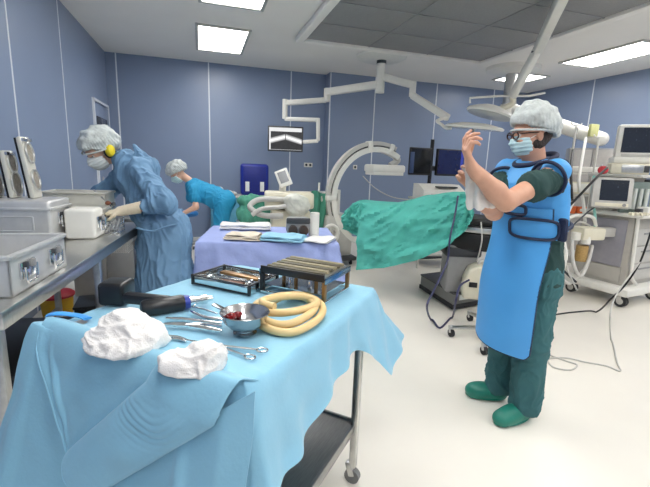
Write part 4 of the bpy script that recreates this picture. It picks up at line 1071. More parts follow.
# ------------------------------------------------------------------ bent person at the back
BR = V((0.279, 5.926, 0.290)); BR.z = 0
bp = thing('person', 'person in turquoise scrubs and white cap bending over the blue stool at the back', 'person', BR, pi)
bl_ = lambda q: V((BR.x-q[0], BR.y-q[1], q[2]))
HC = bl_((-0.322, 6.252, 1.224)); HF = frame(R(6), R(42))
hip = V((.0, 0, .84)); ch = bl_((-0.065, 6.183, 1.018)); sh = bl_((-0.091, 6.025, 0.986)); shf = bl_((-0.110, 6.349, 0.977))
el = bl_((-0.069, 5.889, 0.774)); wr = bl_((-0.230, 5.900, 0.688)); elf = bl_((-0.189, 6.377, 0.735)); wrf = bl_((-0.332, 6.350, 0.647))
S = Sdf((-.35, -.4, 0), (.85, .4, 1.55), .008)
head(S, HC, HF); S.limb(ch+V((.03, 0, .06)), HC+HF @ V((-.03, 0, -.06)), .055, .05, .03)
S.limb(hip, ch, .11, .1, .03, flat=((.5, 0, .8), .8))
for a, e, w in ((sh, el, wr), (shf, elf, wrf)): S.limb(ch, a, .07, .05, .03); S.limb(a, e, .048, .04, .02); S.limb(e, w, .042, .028, .02); hand(S, w, (w-e).normalized()+V((0.3, 0, -.2)), (0, 0, -1), 1 if a is sh else -1, (.3, .3, .3, .3), .98)
for s in (-1, 1): S.chain([(0, s*.08, .84), (.03, s*.09, .46), (-.02, s*.09, .09)], [.085, .05, .04], .03); S.limb((-.03, s*.09, .05), (.14, s*.1, .04), .04, .035, .02)
body = S.build('body', m_skin2, bp); eyes(HC, HF, body)
cap(HC, HF, bp, tilt=.4, k=1.1, seed=9); mask(HC, HF, bp)
m_turq = mat('turquoise_scrub', srgb(38, 150, 196), rough=.8, var=.06, vscale=10, bump=.15, bscale=100)
S = Sdf((-.35, -.4, .5), (.7, .4, 1.5), .009)
S.limb(hip+V((.02, 0, .03)), ch, .17, .15, .04, flat=((.5, 0, .8), .82)); S.limb(ch, ch+V((.04, 0, .04)), .13, .09, .04)
for a, e in ((sh, el), (shf, elf)): S.limb(ch.lerp(a, .5), a, .09, .085, .04); S.limb(a, a.lerp(e, .5), .082, .075, .02)
S.build('scrub_top', m_turq, bp, wrinkle(.012, 9, 4))
S = Sdf((-.35, -.4, 0), (.4, .4, 1.05), .009)
S.ell((-.03, 0, .86), (.17, .19, .16), .05)
for s in (-1, 1): S.chain([(-.02, s*.08, .82), (.02, s*.1, .46), (-.02, s*.1, .1)], [.13, .1, .09], .04)
S.build('scrub_trousers', m_turq, bp, wrinkle(.012, 9, 6))
for s in (-1, 1):
    S = Sdf((-.15, -.2, -.01), (.25, .2, .15), .008); S.limb((-.04, s*.1, .045), (.13, s*.11, .04), .045, .045, .02); S.half((0, 0, 0), (0, 0, -1)); S.build('clog', m_white, bp)
# ================================================================== draping cloth over a table
def drape(name, mats, hx, hy, stations, ztop, loc, rz, nper=150, nv=26, top=(26, 22), fold=.012, bump=.004, seed=0, rim=None, extra=None):
    """sheet over a rectangle +-hx, +-hy. stations: (edge x, edge y, hem x, hem y, hem z) running round the table"""
    st = [V((s[0], s[1], 0)) for s in stations]; sh_ = [V(s[2:5]) for s in stations]
    n0 = len(stations); k = max(2, nper//n0)
    E = []; Hm = []
    for i in range(n0):
        for j in range(k):
            t = j/k; E.append(st[i].lerp(st[(i+1) % n0], t)); Hm.append(None)
    Hm = catmull(sh_, k, closed=True); N = len(E)
    o = MB(); vs = []; 
    for j in range(nv+1):
        t = j/nv
        for i in range(N):
            e, h = E[i], Hm[i]; d = V((h.x-e.x, h.y-e.y, 0)); L = d.length; dn = d/max(L, 1e-6)
            s = t**1.15; r = .018
            p = V((e.x, e.y, 0))+d*s+dn*(r*min(1, t*7)*(1-t)); z = ztop+(h.z-ztop)*t
            if t < .14: z = ztop-(ztop-h.z)*.14*(t/.14)**1.8
            q = i/N*n0
            f = fold*t*(sin(q*5.1+seed+1.5*noise.noise((q*.7, seed, t)))+.7*noise.noise((q*2.1, t*2.5, seed)))+bump*1.6*noise.noise((p.x*14, p.y*14, z*11+seed))
            p = p+dn*f; p.z = z+(rim(p.x, p.y)*(1-t)**3 if rim else 0)
            vs.append(p)
    fs = []
    for j in range(nv):
        for i in range(N): fs.append([j*N+i, j*N+(i+1) % N, (j+1)*N+(i+1) % N, (j+1)*N+i])
    # top: rings shrinking to the centre
    cxy = sum(E, V())/N; R_ = 16; ring0 = list(range(N)); base = 0
    prev = 0
    for j in range(1, R_+1):
        t = 1-j/R_
        if j == R_:
            vs.append(V((cxy.x, cxy.y, ztop))); c_ = len(vs)-1
            for i in range(N): fs.append([prev+(i+1) % N, prev+i, c_])
            break
        off = len(vs)
        for i in range(N):
            p = cxy.lerp(E[i], t); w = min(1, j/4)
            z = ztop+bump*w*noise.noise((p.x*11, p.y*11, seed))+(rim(p.x, p.y) if rim else 0)
            vs.append(V((p.x, p.y, z)))
        for i in range(N): fs.append([prev+(i+1) % N, prev+i, off+i, off+(i+1) % N])
        prev = off
    o.add(vs, fs)
    if extra: extra(o)
    ob = o.build(name, mats, None, loc, rz, sharp=75)
    return ob

# ================================================================== covered instrument table in the middle
m_bed = mat('periwinkle_cloth', srgb(156, 170, 220), rough=.85, var=.05, vscale=8, bump=.25, bscale=45)
BC, BRZ = V((.58, 3.52, 0)), R(-11)
bt = thing('instrument_table', 'steel instrument table under the periwinkle blue sheet in the middle of the room', 'table', BC, BRZ)
MB().box((0, 0, .76), (1.06, .76, .03), 0, .008).build('table_top', m_steel, bt)
for x in (-.46, .46):
    for y in (-.32, .32):
        MB().cyl((x, y, .06), (x, y, .75), .016, n=12).build('leg', m_steel, bt); castor(bt, (x, y, 0), .03)
MB().box((0, 0, .25), (.94, .66, .02), 0, .005).build('shelf', m_steel, bt)
hx, hy = .56, .41
sts = [(-hx, -hy, -hx-.01, -hy-.05, .42), (-.3, -hy, -.32, -hy-.07, .5), (0, -hy, 0, -hy-.05, .47), (.3, -hy, .3, -hy-.06, .5), (hx, -hy, hx+.07, -hy-.06, .45), (hx, 0, hx+.06, 0, .5), (hx, hy, hx+.05, hy+.06, .45),
       (.2, hy, .2, hy+.05, .5), (-.2, hy, -.2, hy+.05, .5), (-hx, hy, -hx-.06, hy+.06, .45), (-hx, 0, -hx-.03, 0, .5)]
o = drape('table_cover', m_bed, hx, hy, sts, .797, BC, BRZ, fold=.018, bump=.008, seed=3)
tag(o, 'periwinkle blue sheet hanging over the instrument table in the middle of the room', 'table cover')
def folded(name, label, c, d, rz, m, layers=2, seed=0):
    """soft folded cloth: rounded slabs one over the other"""
    o = MB(); h = d[2]/layers
    for i in range(layers):
        def fn(u, v, i=i):
            a = 2*pi*v; cu = abs(cos(a))**.35*(1 if cos(a) > 0 else -1); su = abs(sin(a))**.6*(1 if sin(a) > 0 else -1)
            x = (u-.5)*d[0]*(1-.04*i)+.02*noise.noise((i, v*2, seed)); y = cu*d[1]/2*(1-.06*i); z = h*(i+.5)+su*h*.52+.012*noise.noise((x*9, y*9, seed+i))*(1 if i or su > 0 else 0)
            return (x, y, max(.001, z))
        o.grid(fn, 14, 24)
        for u in (0, 1): o.add([fn(u, k/24) for k in range(24)], [list(range(24))])
    o = o.build(name, m, None, c, rz, sharp=60); return tag(o, label, 'folded cloth')
m_cwc = mat('cream_cloth', srgb(226, 214, 196), rough=.85, var=.05, bump=.3, bscale=60)
m_pack = mat('pale_blue_pack', srgb(150, 202, 226), rough=.75, var=.04, bump=.2, bscale=40)
bz = .806
def bedp(q, z=bz): return (q[0], q[1], z)
folded('folded_cloth', 'white folded cloth at the back left of the periwinkle blue sheet', bedp((0.398, 3.775, 0.810)), (.46, .2, .05), R(-11), m_wcloth, 2, 1)
folded('folded_cloth', 'cream folded cloth at the front left of the periwinkle blue sheet', bedp((0.328, 3.266, 0.810)), (.28, .2, .045), R(-20), m_cwc, 3, 2)
folded('folded_pack', 'pale blue folded pack in the middle of the periwinkle blue sheet', bedp((0.638, 3.167, 0.810)), (.34, .22, .045), R(-26), m_pack, 2, 3)
folded('folded_cloth', 'white cloth lying at the right corner of the periwinkle blue sheet', bedp((0.928, 3.113, 0.810)), (.2, .26, .022), R(-35), m_wcloth, 1, 4)

# ================================================================== steel counter on the left
CR = R(-5.15); CO = V((-.642, 1.524, 0))
ct = thing('steel_counter', 'long stainless steel counter along the left wall holding the instrument containers', 'counter', CO, CR)
cw = lambda x, y, z: CO+Matrix.Rotation(CR, 3, 'Z') @ V((x, y, z))
o = MB(); o.box((-.36, 1.03, .885), (.72, 2.06, .03), 0, .006); o.box((-.012, 1.03, .865), (.024, 2.06, .065), 0, .006); o.box((-.36, .012, .865), (.70, .024, .06), 0, .006)
o.build('worktop', m_steel, ct)
for y in (.045, 1.07, 2.0):
    for x in (-.05, -.66): MB().box((x, y, .43), (.04, .04, .86), 0, .006).build('leg', m_steel, ct)
MB().obox((-.66, .05, .2), (-.66, 2.0, .2), .03, .03, .005).build('stretcher', m_steel, ct)
o = MB()
for i in range(9): o.obox((-.14+.015*i, 1.62, .84), (-.14+.015*i, 1.62, .74), .003, .003); o.obox((-.14+.015*i, 1.9, .84), (-.14+.015*i, 1.9, .74), .003, .003); o.obox((-.14+.015*i, 1.62, .74), (-.14+.015*i, 1.9, .74), .003, .003)
for z in (.74, .79, .84):
    for x in (-.14, -.02): o.obox((x, 1.62, z), (x, 1.9, z), .004, .004)
o.build('wire_basket', m_white, ct)

def clasp(par, M, s=1.):
    """round-cornered handle and latch plate on a container end; M places it, +z outward"""
    o = MB().box((0, 0, .006), (.12*s, .075*s, .012), 0, .004, M).build('latch_plate', m_chrome, par)
    MB().sweep([M @ V((.048*s*cx, .05*s*cy-.012, .02)) for cx, cy in ((-1, .6), (-1, -.5), (-.8, -.8), (.8, -.8), (1, -.5), (1, .6))], .005, 8).build('handle_loop', m_chrome, o)
    for sx in (-.03, .03): MB().box((sx*s, .02*s, .015), (.022, .03, .014), 0, .003, M).build('latch_tab', m_dark if sx < 0 else m_grey, o)
def end_M(x, y, z): return Matrix.Translation((x, y, z)) @ Matrix(((0, 0, 1, 0), (1, 0, 0, 0), (0, 1, 0, 0), (0, 0, 0, 1)))
def front_M(x, y, z): return Matrix.Translation((x, y, z)) @ Matrix(((1, 0, 0, 0), (0, 0, -1, 0), (0, 1, 0, 0), (0, 0, 0, 1)))
def container(label, x0, x1, y0, y1, h, open_=False, m=None, panel=True, rim=True, latch=True):
    t = thing('instrument_container', label, 'container', cw((x0+x1)/2, (y0+y1)/2, .9005), CR); w, d = x1-x0, y1-y0; m = m or m_alu
    o = MB(); b = .02
    if open_:
        o.box((0, 0, .006), (w, d, .012), 0, .004)
        for s in (-1, 1): o.box((s*(w/2-.006), 0, h/2), (.012, d, h), 0, .004); o.box((0, s*(d/2-.006), h/2), (w, .012, h), 0, .004)
    else: o.box((0, 0, h/2), (w, d, h), 0, b, seg=3)
    o.build('tub', m, t)
    if rim:
        r = MB(); zz = h if open_ else h-.05
        for s in (-1, 1): r.obox((-w/2-.008, s*(d/2), zz), (w/2+.008, s*(d/2), zz), .024, .018, .006); r.obox((s*(w/2), -d/2, zz), (s*(w/2), d/2, zz), .024, .018, .006)
        r.build('rim', m, t)
    if panel:
        p = MB(); n = 4
        for a, c in (((-.32*w, .28*h), (.32*w, .28*h)), ((.32*w, .28*h), (.32*w, .62*h)), ((.32*w, .62*h), (-.32*w, .62*h)), ((-.32*w, .62*h), (-.32*w, .28*h))):
            p.obox((a[0], -d/2-.001, a[1]), (c[0], -d/2-.001, c[1]), .012, .008, .003)
        p.build('embossed_panel', m, t)
    if latch: clasp(t, end_M(w/2, 0, h*.55))
    return t
m_pale = mat('pale_painted_metal', srgb(214, 212, 202), rough=.4, metal=.15, var=.04)
container('open shallow aluminium container nearest the camera on the steel counter', -.50, -.035, .14, .62, .15, True, latch=False)
tq = [o for o in COL.objects if o.name.startswith('instrument_container') and o.type == 'EMPTY'][0]
for yy in (-.13, .11): clasp(tq, end_M(.2325, yy, .085), .9)
container('large closed aluminium container with an embossed front, standing under the three leaning lids', -.86, -.325, 1.20, 1.50, .25, False)
container('small white box container with a dark latched end on the steel counter', -.298, -.12, 1.30, 1.48, .19, False, m_white, False, False)
container('pale open container under the gloved hands of the woman in the gown', -.56, -.17, 1.51, 1.78, .15, True, m_pale, False)
container('tall pale open container at the far end of the counter, behind the gloved hands', -.62, -.2, 1.82, 2.03, .25, True, m_pale, False)
# dark latch on the white box
# instrument basket
p = cw(-.075, 1.52, .9005)
bk = thing('instrument_basket', 'small steel mesh basket at the front edge of the counter below the gloved hand', 'basket', p, CR)
o = MB(); o.box((0, 0, .004), (.11, .13, .008), 0, .002)
for i in range(8):
    for s in (-1, 1): o.obox((-.053+.0151*i, s*.063, 0), (-.053+.0151*i, s*.063, .075), .003, .003); o.obox((s*.053, -.06+.017*i, 0), (s*.053, -.06+.017*i, .075), .003, .003)
for z in (.02, .045, .075):
    for s in (-1, 1): o.obox((-.055, s*.064, z), (.055, s*.064, z), .004, .004); o.obox((s*.055, -.064, z), (s*.055, .064, z), .004, .004)
o.build('mesh', m_chrome, bk)
for s in (-1, 1): MB().sweep([(s*.055, -.03, .07), (s*.06, -.03, .11), (s*.06, .03, .11), (s*.055, .03, .07)], .004, 8).build('handle', m_chrome, bk)
for i in range(3): tag(MB().obox((-.03+.03*i, -.05, .02+.01*i), (-.02+.022*i, .05, .07+.012*i), .012, .012, .004).build('steel_instrument', m_steel, None, p, CR), 'steel instrument standing in the small mesh basket on the counter', 'instrument', 'instruments in the mesh basket')
# leaning lids
def lid(label, x, y, h, d, lean):
    t = thing('container_lid', label, 'container lid', cw(x, y, 1.152), CR)
    M = Matrix.Rotation(lean, 4, 'Y')
    MB().box((0, 0, h/2), (.03, d, h), 0, .012, M).build('plate', m_pale, t)
    MB().box((-.02, 0, h/2), (.012, d-.01, h-.01), 0, .004, M).build('black_gasket', m_black, t)
    for zz, rr in ((h*.3, .06 if h > .3 else .07), (h*.74, .06)):
        if zz+rr > h: continue
        ring = [M @ V((.021, rr*.72*cos(a), zz+rr*sin(a))) for a in [2*pi*i/24 for i in range(24)]]
        o = MB().sweep(ring, .007, 8, closed=True).build('filter_ring', m_steel, t)
        MB().add([M @ V((.019, rr*.64*cos(a), zz+rr*.88*sin(a))) for a in [2*pi*i/24 for i in range(24)]], [list(range(24))]).build('filter_plate', mat('filter_brown', srgb(176, 168, 156), rough=.5, metal=.4, var=.2, vscale=70), o)
    MB().box((.012, 0, h-.02), (.03, .1, .02), 0, .004, M).build('lid_latch', m_chrome, t)
lid('leftmost of the three lids leaning on the large closed container, cut by the picture edge', -.665, 1.35, .285, .11, R(-6))
lid('middle lid of the three leaning on the large closed container', -.568, 1.36, .285, .115, R(-6))
lid('tallest and rightmost of the three lids leaning on the large closed container', -.462, 1.37, .37, .115, R(-7))

# under the counter
p = V((-1.20, 3.80, 0))
bu = thing('sharps_bucket', 'yellow bucket with a red lid on the floor under the steel counter', 'bucket', p)
MB().lathe((0, 0, 0), [(.10, 0), (.105, .005), (.125, .23), (.122, .24)], 28).build('pail', mat('bucket_yellow', srgb(226, 176, 44), rough=.45), bu)
MB().lathe((0, 0, .238), [(.135, 0), (.138, .02), (.12, .035), (.05, .045), (0, .045)], 28).build('lid', mat('lid_red', srgb(178, 34, 48), rough=.45), bu)
def crate(label, c, d, rz=0., m=None):
    t = thing('storage_bin', label, 'bin', c, rz); o = MB(); w, l, h = d
    o.box((0, 0, .006), (w, l, .012))
    for s in (-1, 1): o.box((s*(w/2-.006), 0, h/2), (.012, l, h), 0, .003); o.box((0, s*(l/2-.006), h/2), (w, .012, h), 0, .003)
    o.build('tub', m or m_black, t); MB().box((0, 0, h+.01), (w+.02, l+.02, .02), 0, .008).build('lid', m or m_black, t)
crate('black bin added for the dark shadow under the near end of the steel counter', cw(-.36, .62, 0), (.44, .66, .5), CR)  # added bin, its black stands in for the shadow under the worktop
crate('black bin on the floor right of the yellow bucket under the counter', (-.80, 3.38, 0), (.26, .28, .3), .1)
# grey cabinet beyond the counter
p = V((-.84, 4.42, 0))
cb = thing('side_cabinet', 'beige grey steel cabinet standing beyond the end of the counter behind the woman', 'cabinet', p, R(-6))
MB().box((0, 0, .46), (.62, .5, .74), 0, .012).build('carcass', m_lgrey, cb)
MB().box((0, 0, .845), (.66, .54, .03), 0, .006).build('top', m_steel, cb)
for x in (-.155, .155):
    o = MB().box((x, -.255, .44), (.29, .02, .62), 0, .006).build('door', m_lgrey, cb); MB().obox((x*.25, -.272, .5), (x*.25, -.272, .62), .014, .014, .004).build('handle', m_steel, o)
MB().box((0, 0, .05), (.56, .44, .1)).build('plinth', m_dark, cb)
p = V((-.62, 3.95, 0))
kb = thing('kick_bucket', 'steel basin on a low wheeled frame behind the woman, below the counter end', 'basin', p)
MB().lathe((0, 0, .12), [(.1, 0), (.15, .1), (.17, .16), (.165, .162), (.145, .1), (.09, .012), (0, .01)], 28).build('basin', m_steel, kb)
MB().sweep([(.14*cos(a), .14*sin(a), .12) for a in [2*pi*i/24 for i in range(24)]], .01, 8, closed=True).build('frame_ring', m_steel, kb)
for k in range(4): castor(kb, (.14*cos(k*pi/2), .14*sin(k*pi/2), 0), .03)
# ================================================================== foreground instrument table
TC, TR = V((.137, 1.468, 0)), math.atan2(.731, .682)
TM = Matrix.Translation(TC) @ Matrix.Rotation(TR, 4, 'Z')
def tw(x, y, z=.9075): return TM @ V((x, y, z))
tinv = TM.inverted()
tl = lambda q: tinv @ V(q)
ft = thing('back_table', 'steel two-shelf instrument table under the light blue drape in the foreground', 'table', TC, TR)
m_shelf = mat('shelf_steel', (.36, .36, .36), rough=.32, metal=1, var=.1, vscale=20, stretch=(1, 14, 1))
MB().box((-.01, 0, .88), (.84, .70, .03), 0, .006).build('table_top', m_steel, ft)
o = MB(); o.box((0, 0, .28), (.74, .70, .012)); 
for s in (-1, 1): o.obox((-.37, s*.35, .275), (.37, s*.35, .275), .012, .045, .003); o.obox((s*.37, -.35, .275), (s*.37, .35, .275), .012, .045, .003)
o.build('lower_shelf', m_shelf, ft)
for x in (-.345, .345):
    for y in (-.355, .355):
        MB().box((x, y, .48), (.032, .032, .80), 0, .006).build('leg', m_steel, ft); castor(ft, (x, y, 0), .035, mm=mat('grey_castor', srgb(120, 120, 120), rough=.5))
# light blue drape
m_drape = mat('light_blue_drape', srgb(138, 192, 217), rough=.62, var=.03, vscale=6, bump=.1, bscale=90, sheen=.2)
fx, bx_, hy = -.472, .435, .375
ST = [(fx-.02, .36, -.72, .42, .12), (fx, .17, -.60, .17, .10), (fx, 0, -.575, 0, .12), (fx, -.17, -.56, -.18, .2), (fx+.005, -.32, -.54, -.37, .36), (fx+.01, -.365, -.50, -.43, .5), (-.44, -hy, -.425, -.45, .62),
      (-.3, -hy, -.295, -.43, .64), (-.15, -hy, -.145, -.43, .69), (0, -hy, 0, -.43, .735), (.14, -hy, .14, -.43, .75), (.30, -hy, .26, -.475, .66), (.41, -hy, .35, -.50, .575), (bx_, -.365, .52, -.49, .61), (bx_, -.33, .63, -.46, .64),
      (bx_, -.2, .5, -.23, .7), (bx_, .1, .48, .1, .66), (bx_, .34, .5, .38, .6), (.40, hy, .43, .47, .55), (.1, hy, .1, .44, .6), (-.2, hy, -.2, .47, .5), (-.36, hy, -.36, .52, .5), (-.45, hy+.02, -.56, .60, .32), (fx-.03, .405, -.70, .56, .2)]
def rimz(x, y):   # the front edge of the sheet is bunched up into a low ridge
    a = max(0, (-x-.37)/.09); r = .014*min(1, a)**2*(.6+.7*noise.noise((y*6, 3, 1)))
    r -= .03*math.exp(-((x+.44)**2+(y-.35)**2)/.003)
    r += .012*math.exp(-((x+.40-.25*(y+.3))/.018)**2)*math.exp(-((y+.33)/.08)**2)
    return r
PXD = -.50      # plane in front of the skirt for the folded layers
def fp(y, z, out=0.): return V((-.482-.2*(.9-z)-out, y, z))
def folds(o):
    nz = noise.noise
    def lip(p, k):     # carries a layer over the ridge and down onto the table top
        return V((p.x+(-.435-p.x)*k**1.3, p.y, p.z+(.911-p.z)*min(1, k*1.6)-.008*max(0, k-.5)*2+.010*sin(pi*k)))
    # triangular layer hanging from the front ridge, its left edge a raised crease
    def tri(u, v):
        y0 = .398+(-.15-.398)*u; z0 = .885+(.900-.885)*u-.012*sin(pi*u)
        yl = .398+(.164-.398)*v-.0*sin(pi*v); y = yl+(y0-.398)*(1-v)*1.0; z = z0+(.585-z0)*v
        out = .018+.012*math.exp(-(u/.05)**2)+.012*sin(pi*u)*v
        d = u*(1-v)-(.115-.09*v); out += .013*math.exp(-(d/.016)**2)*max(0, 1-(abs(v-.5)/.42)**2)
        out += .005*nz((u*5, v*5, 2))
        p = fp(y, z, out)
        return lip(p, 1-v/.14) if v < .14 else p
    o.grid(tri, 70, 40, .004)
    o.sweep([tri(0, v/20)+V((-.002, .001, 0)) for v in range(21)], .0045, 8)
    # wide flattened roll running from the lower left up to the ridge
    U0, U1, L0, L1 = (.178, .590), (-.143, .903), (.052, .512), (-.385, .872)
    def roll(s, t):
        y = (U0[0]+(U1[0]-U0[0])*s)*(1-t)+(L0[0]+(L1[0]-L0[0])*s)*t; z = (U0[1]+(U1[1]-U0[1])*s)*(1-t)+(L0[1]+(L1[1]-L0[1])*s)*t
        c_ = (abs(t-.5)*2)**3*.03*math.exp(-s/.06); y -= c_*.75; z += c_*.6
        b = max(0, sin(pi*min(1, max(0, t))))**.4
        out = .022+(.040-.022*s)*b
        d = math.hypot(y+.13, (z-.93)); g = math.exp(-((d-.16)/.05)**2)*math.exp(-((s-.62)/.16)**2)
        out += g*.0022*sin(d*380+5*nz((y*9, z*9, 1)))+.005*nz((s*6, t*3, 5))
        p = fp(y, z, out)
        return lip(p, (s-.86)/.14) if s > .86 else p
    o.grid(roll, 90, 40, .004)
    o.sweep([roll(0, t/24)+V((-.001, 0, 0)) for t in range(25)]+[roll(s/24, 1) for s in range(1, 22)], .0042, 8)
    o.sweep([roll(s/24, 0) for s in range(23)], .0042, 8)
    # lower layer below the roll with a soft vertical crease, running to the near corner
    def low(s, t):
        y = .06+(-.405-.06)*s; z1 = .55+(.905-.55)*s; z = z1+(.12+.30*s**3-z1)*t
        out = .012+.02*nz((s*4+t*2, t*3, 8))*t+.012*math.exp(-((s-.6-.12*t)/.035)**2)+.010*math.exp(-((t-.35-.2*s)/.05)**2)*s-.03*max(0, s-.85)/.15
        return fp(y, z, out*min(1, .4+t*3))
    o.grid(low, 60, 40, .004)
dr = drape('surgical_table_drape', m_drape, .46, .375, ST, .9035, TC, TR, nper=288, nv=40, fold=.010, bump=.0035, seed=11, rim=rimz, extra=folds)
tag(dr, 'light blue surgical drape with folded front layers covering the foreground table', 'drape')
o = MB(); m_tape = mat('bright_blue_tape', srgb(70, 156, 226), rough=.4)
o.sweep(catmull([(-.455, .41, .918), (-.44, .38, .924), (-.405, .335, .914), (-.40, .30, .909)], 5), .016, 10, flat=.3); o.build('drape_tie', m_tape, dr)

# gauze heaps
m_gauze = mat('white_gauze', srgb(240, 236, 232), rough=.9, var=.03, bump=.3, bscale=260, vscale=30)
def gauze(label, c, lumps, seed):
    S = Sdf((-.24, -.24, -.04), (.24, .24, .2), .0042)
    for q, r in lumps: S.ell(q, r, .03)
    S.half((0, 0, 0), (0, 0, -1), .006)
    def dsp(q, n):
        p = V(q); w = V((noise.noise(p*9), noise.noise(p*9+V((5, 0, 0))), noise.noise(p*9+V((0, 5, 0)))))
        rg = lambda k, o_: max(0, 1-abs(noise.noise(V((p.x*k, p.y*k*.7, p.z*k*1.6))+w*1.3+V((o_+seed, 0, 0))))*3)**1.5
        return (.009*rg(8, 0)+.006*rg(15, 4)+.0025*rg(30, 7)+.010*noise.noise(p*12+V((seed, 0, 0)))-.007)*min(1, .3+max(0, p.z)/.02)
    o = S.build('gauze_pack', m_gauze, None, dsp, smooth=1); o.location = c; o.rotation_euler = (0, 0, R(-17))
    return tag(o, label, 'gauze')
gauze('large heap of white gauze at the front left of the blue draped table', tw(-.466, .05, .905), [((-.04, .0, .025), (.065, .06, .04)), ((.01, .015, .04), (.075, .055, .05)), ((.065, .0, .03), (.06, .055, .045)), ((.01, -.045, .012), (.085, .045, .03)), ((-.005, .02, .07), (.05, .035, .032))], 2)
gauze('smaller crumpled white gauze right of the large heap, in front of the steel bowl', tw(-.468, -.215, .905), [((-.035, 0, .018), (.055, .045, .028)), ((.025, .012, .033), (.05, .04, .04)), ((.05, -.005, .034), (.032, .034, .042)), ((0, -.03, .012), (.06, .03, .022))], 6)

# steel bowl with blood
m_bowl = mat('bowl_steel', (.47, .47, .48), rough=.2, metal=1, var=.04)
b0 = tw(-.232, -.192)
bw = thing('steel_bowl', 'round steel bowl with traces of blood inside, on the light blue drape', 'bowl', b0, R(-17))
MB().lathe((0, 0, 0), [(.034, 0), (.036, .004), (.026, .008), (.026, .012), (.048, .024), (.064, .042), (.0715, .064), (.0745, .068), (.0725, .0695), (.0685, .066), (.061, .044), (.045, .027), (.02, .017), (0, .016)], 44).build('body', m_bowl, bw)
m_blood = mat('blood', srgb(120, 14, 18), rough=.15, var=.35, vscale=30)
o = MB(); n = 26
o.add([(-.012+(.036+.006*noise.noise((cos(2*pi*i/n), sin(2*pi*i/n), 3)))*cos(2*pi*i/n), .004+.036*sin(2*pi*i/n), .0245) for i in range(n)]+[(-.012, .004, .026)], [[i, (i+1) % n, n] for i in range(n)])
o.ell((-.046, .022, .044), (.016, .014, .012)); o.ell((-.03, .04, .043), (.014, .013, .01)); o.build('blood', m_blood, bw)
MB().obox((-.07, .02, .066), (-.105, .03, .078), .018, .006, .002).build('handle_tab', m_bowl, bw)

# coil of cream tubing
m_tube = mat('latex_tube', srgb(226, 196, 140), rough=.45, var=.05, vscale=12)
c0, ca_, cb_ = V((0.275, 1.274, 0.930)), V((0.384, 1.262, 0.930)), V((0.312, 1.454, 0.930))
ax1, ax2 = ca_-c0, cb_-c0; pts = []
for i in range(3*28+8):
    a = 2*pi*i/28+2.6; k = i/28
    sc = 1.0-.10*sin(a*1.5+1)-.05*k+.06*sin(k*4)
    z = .9195+.0135*k+.006*sin(a+1.2*k)
    p = c0+ax1*(cos(a+.12*sin(2*a))*sc)+ax2*(sin(a)*sc)*(1-.16*k); pts.append(V((p.x, p.y, max(.9205, z))))
o = MB().sweep(catmull(pts, 2), .0128, 12).build('rubber_tube', m_tube); tag(o, 'coil of thick cream rubber tubing on the light blue drape beside the bowl', 'tubing')

# surgical drill lying on its side
m_drill = mat('drill_black', srgb(26, 27, 30), rough=.35, var=.1)
d0 = V((-0.295, 1.535, 0.907)); d0.z = .9068
dq = lambda q: V(q)-d0
dl = thing('surgical_drill', 'black battery bone drill with a steel chuck lying behind the gauze', 'drill', d0)
wb = V((.956, -.291, 0)); 
MB().box((0, 0, .0415), (.092, .10, .082), R(-17), .014, seg=3).build('battery_pack', m_drill, dl)
g0, g1 = dq((-0.263, 1.472, 0.945)), dq((-0.103, 1.402, 0.940))
MB().obox(g0, g1, .045, .04, .016).build('grip', m_drill, dl)
h0, h1 = dq((-0.197, 1.374, 0.932)), dq((-0.065, 1.413, 0.932))
MB().sweep([h0, h0.lerp(h1, .06), h0.lerp(h1, .94), h1], [.023, .0285, .0285, .025], 24).build('motor_barrel', m_drill, dl)
dd_ = (h1-h0).normalized(); 
MB().cyl(h1, h1+dd_*.018, .0265, .023, 24).build('blue_collar', mat('collar_blue', srgb(44, 60, 150), rough=.35), dl)
o = MB(); o.sweep([h1+dd_*x for x in (.018, .035, .037, .058, .06, .078, .08, .1)], [.019, .019, .0145, .0145, .017, .017, .011, .009], 20); o.build('chuck', m_chrome, dl)
tr_ = h0.lerp(g1, .5); MB().obox(h0.lerp(h1, .8), g0.lerp(g1, .8), .03, .03, .01).build('trigger_block', m_drill, dl)

# hand instruments
def forceps(label, tip, mid, rings, name='artery_forceps', r=.0032, ring=.0125, cat='forceps'):
    """scissor-handled clamp: tip, pivot and the two ring centres"""
    o0 = V(tip); t = thing(name, label, cat, o0); f = lambda q: V(q)-o0
    m_ = f(mid); q0, q1 = f(rings[0]), f(rings[1])
    for i, q in enumerate((q0, q1)):
        s = (q-m_).normalized(); b = MB(); b.sweep([V((0, 0, 0)), m_*.6, m_, m_.lerp(q, .5), q-s*ring], [.0016, .0026, .0042, r, r*.9], 8); n_ = V((-s.y, s.x, 0))
        b.sweep([q+s*ring*cos(a)*1.15+n_*ring*.85*sin(a) for a in [2*pi*k/20 for k in range(20)]], .0028, 8, closed=True); b.build('blade_arm', m_chrome, t)
    MB().cyl(m_-V((0, 0, .004)), m_+V((0, 0, .005)), .0052, n=14).build('pivot', m_chrome, t)
forceps('ring-handled steel scissors in front of the bowl', (-0.090, 1.173, 0.912), (0.026, 1.093, 0.912), ((0.115, 0.999, 0.912), (0.152, 1.032, 0.912)), 'surgical_scissors', .0036, .0135, 'scissors')
def bar_tool(name, label, pts, w, h, cat, handle=None):
    o0 = V(pts[0]); t = thing(name, label, cat, o0); q = [V(p)-o0 for p in pts]
    o = MB()
    c_ = catmull(q, 5); o.sweep(c_, [w*(.55+.45*min(1, min(i, len(c_)-1-i)/3)) for i in range(len(c_))], 10, flat=h/w); o.build('shaft', m_chrome, t)
    for hd in (handle or []): MB().sweep(catmull([V(p)-o0 for p in hd], 5), .0045, 8).build('handle', m_chrome, t)
zt_ = .916
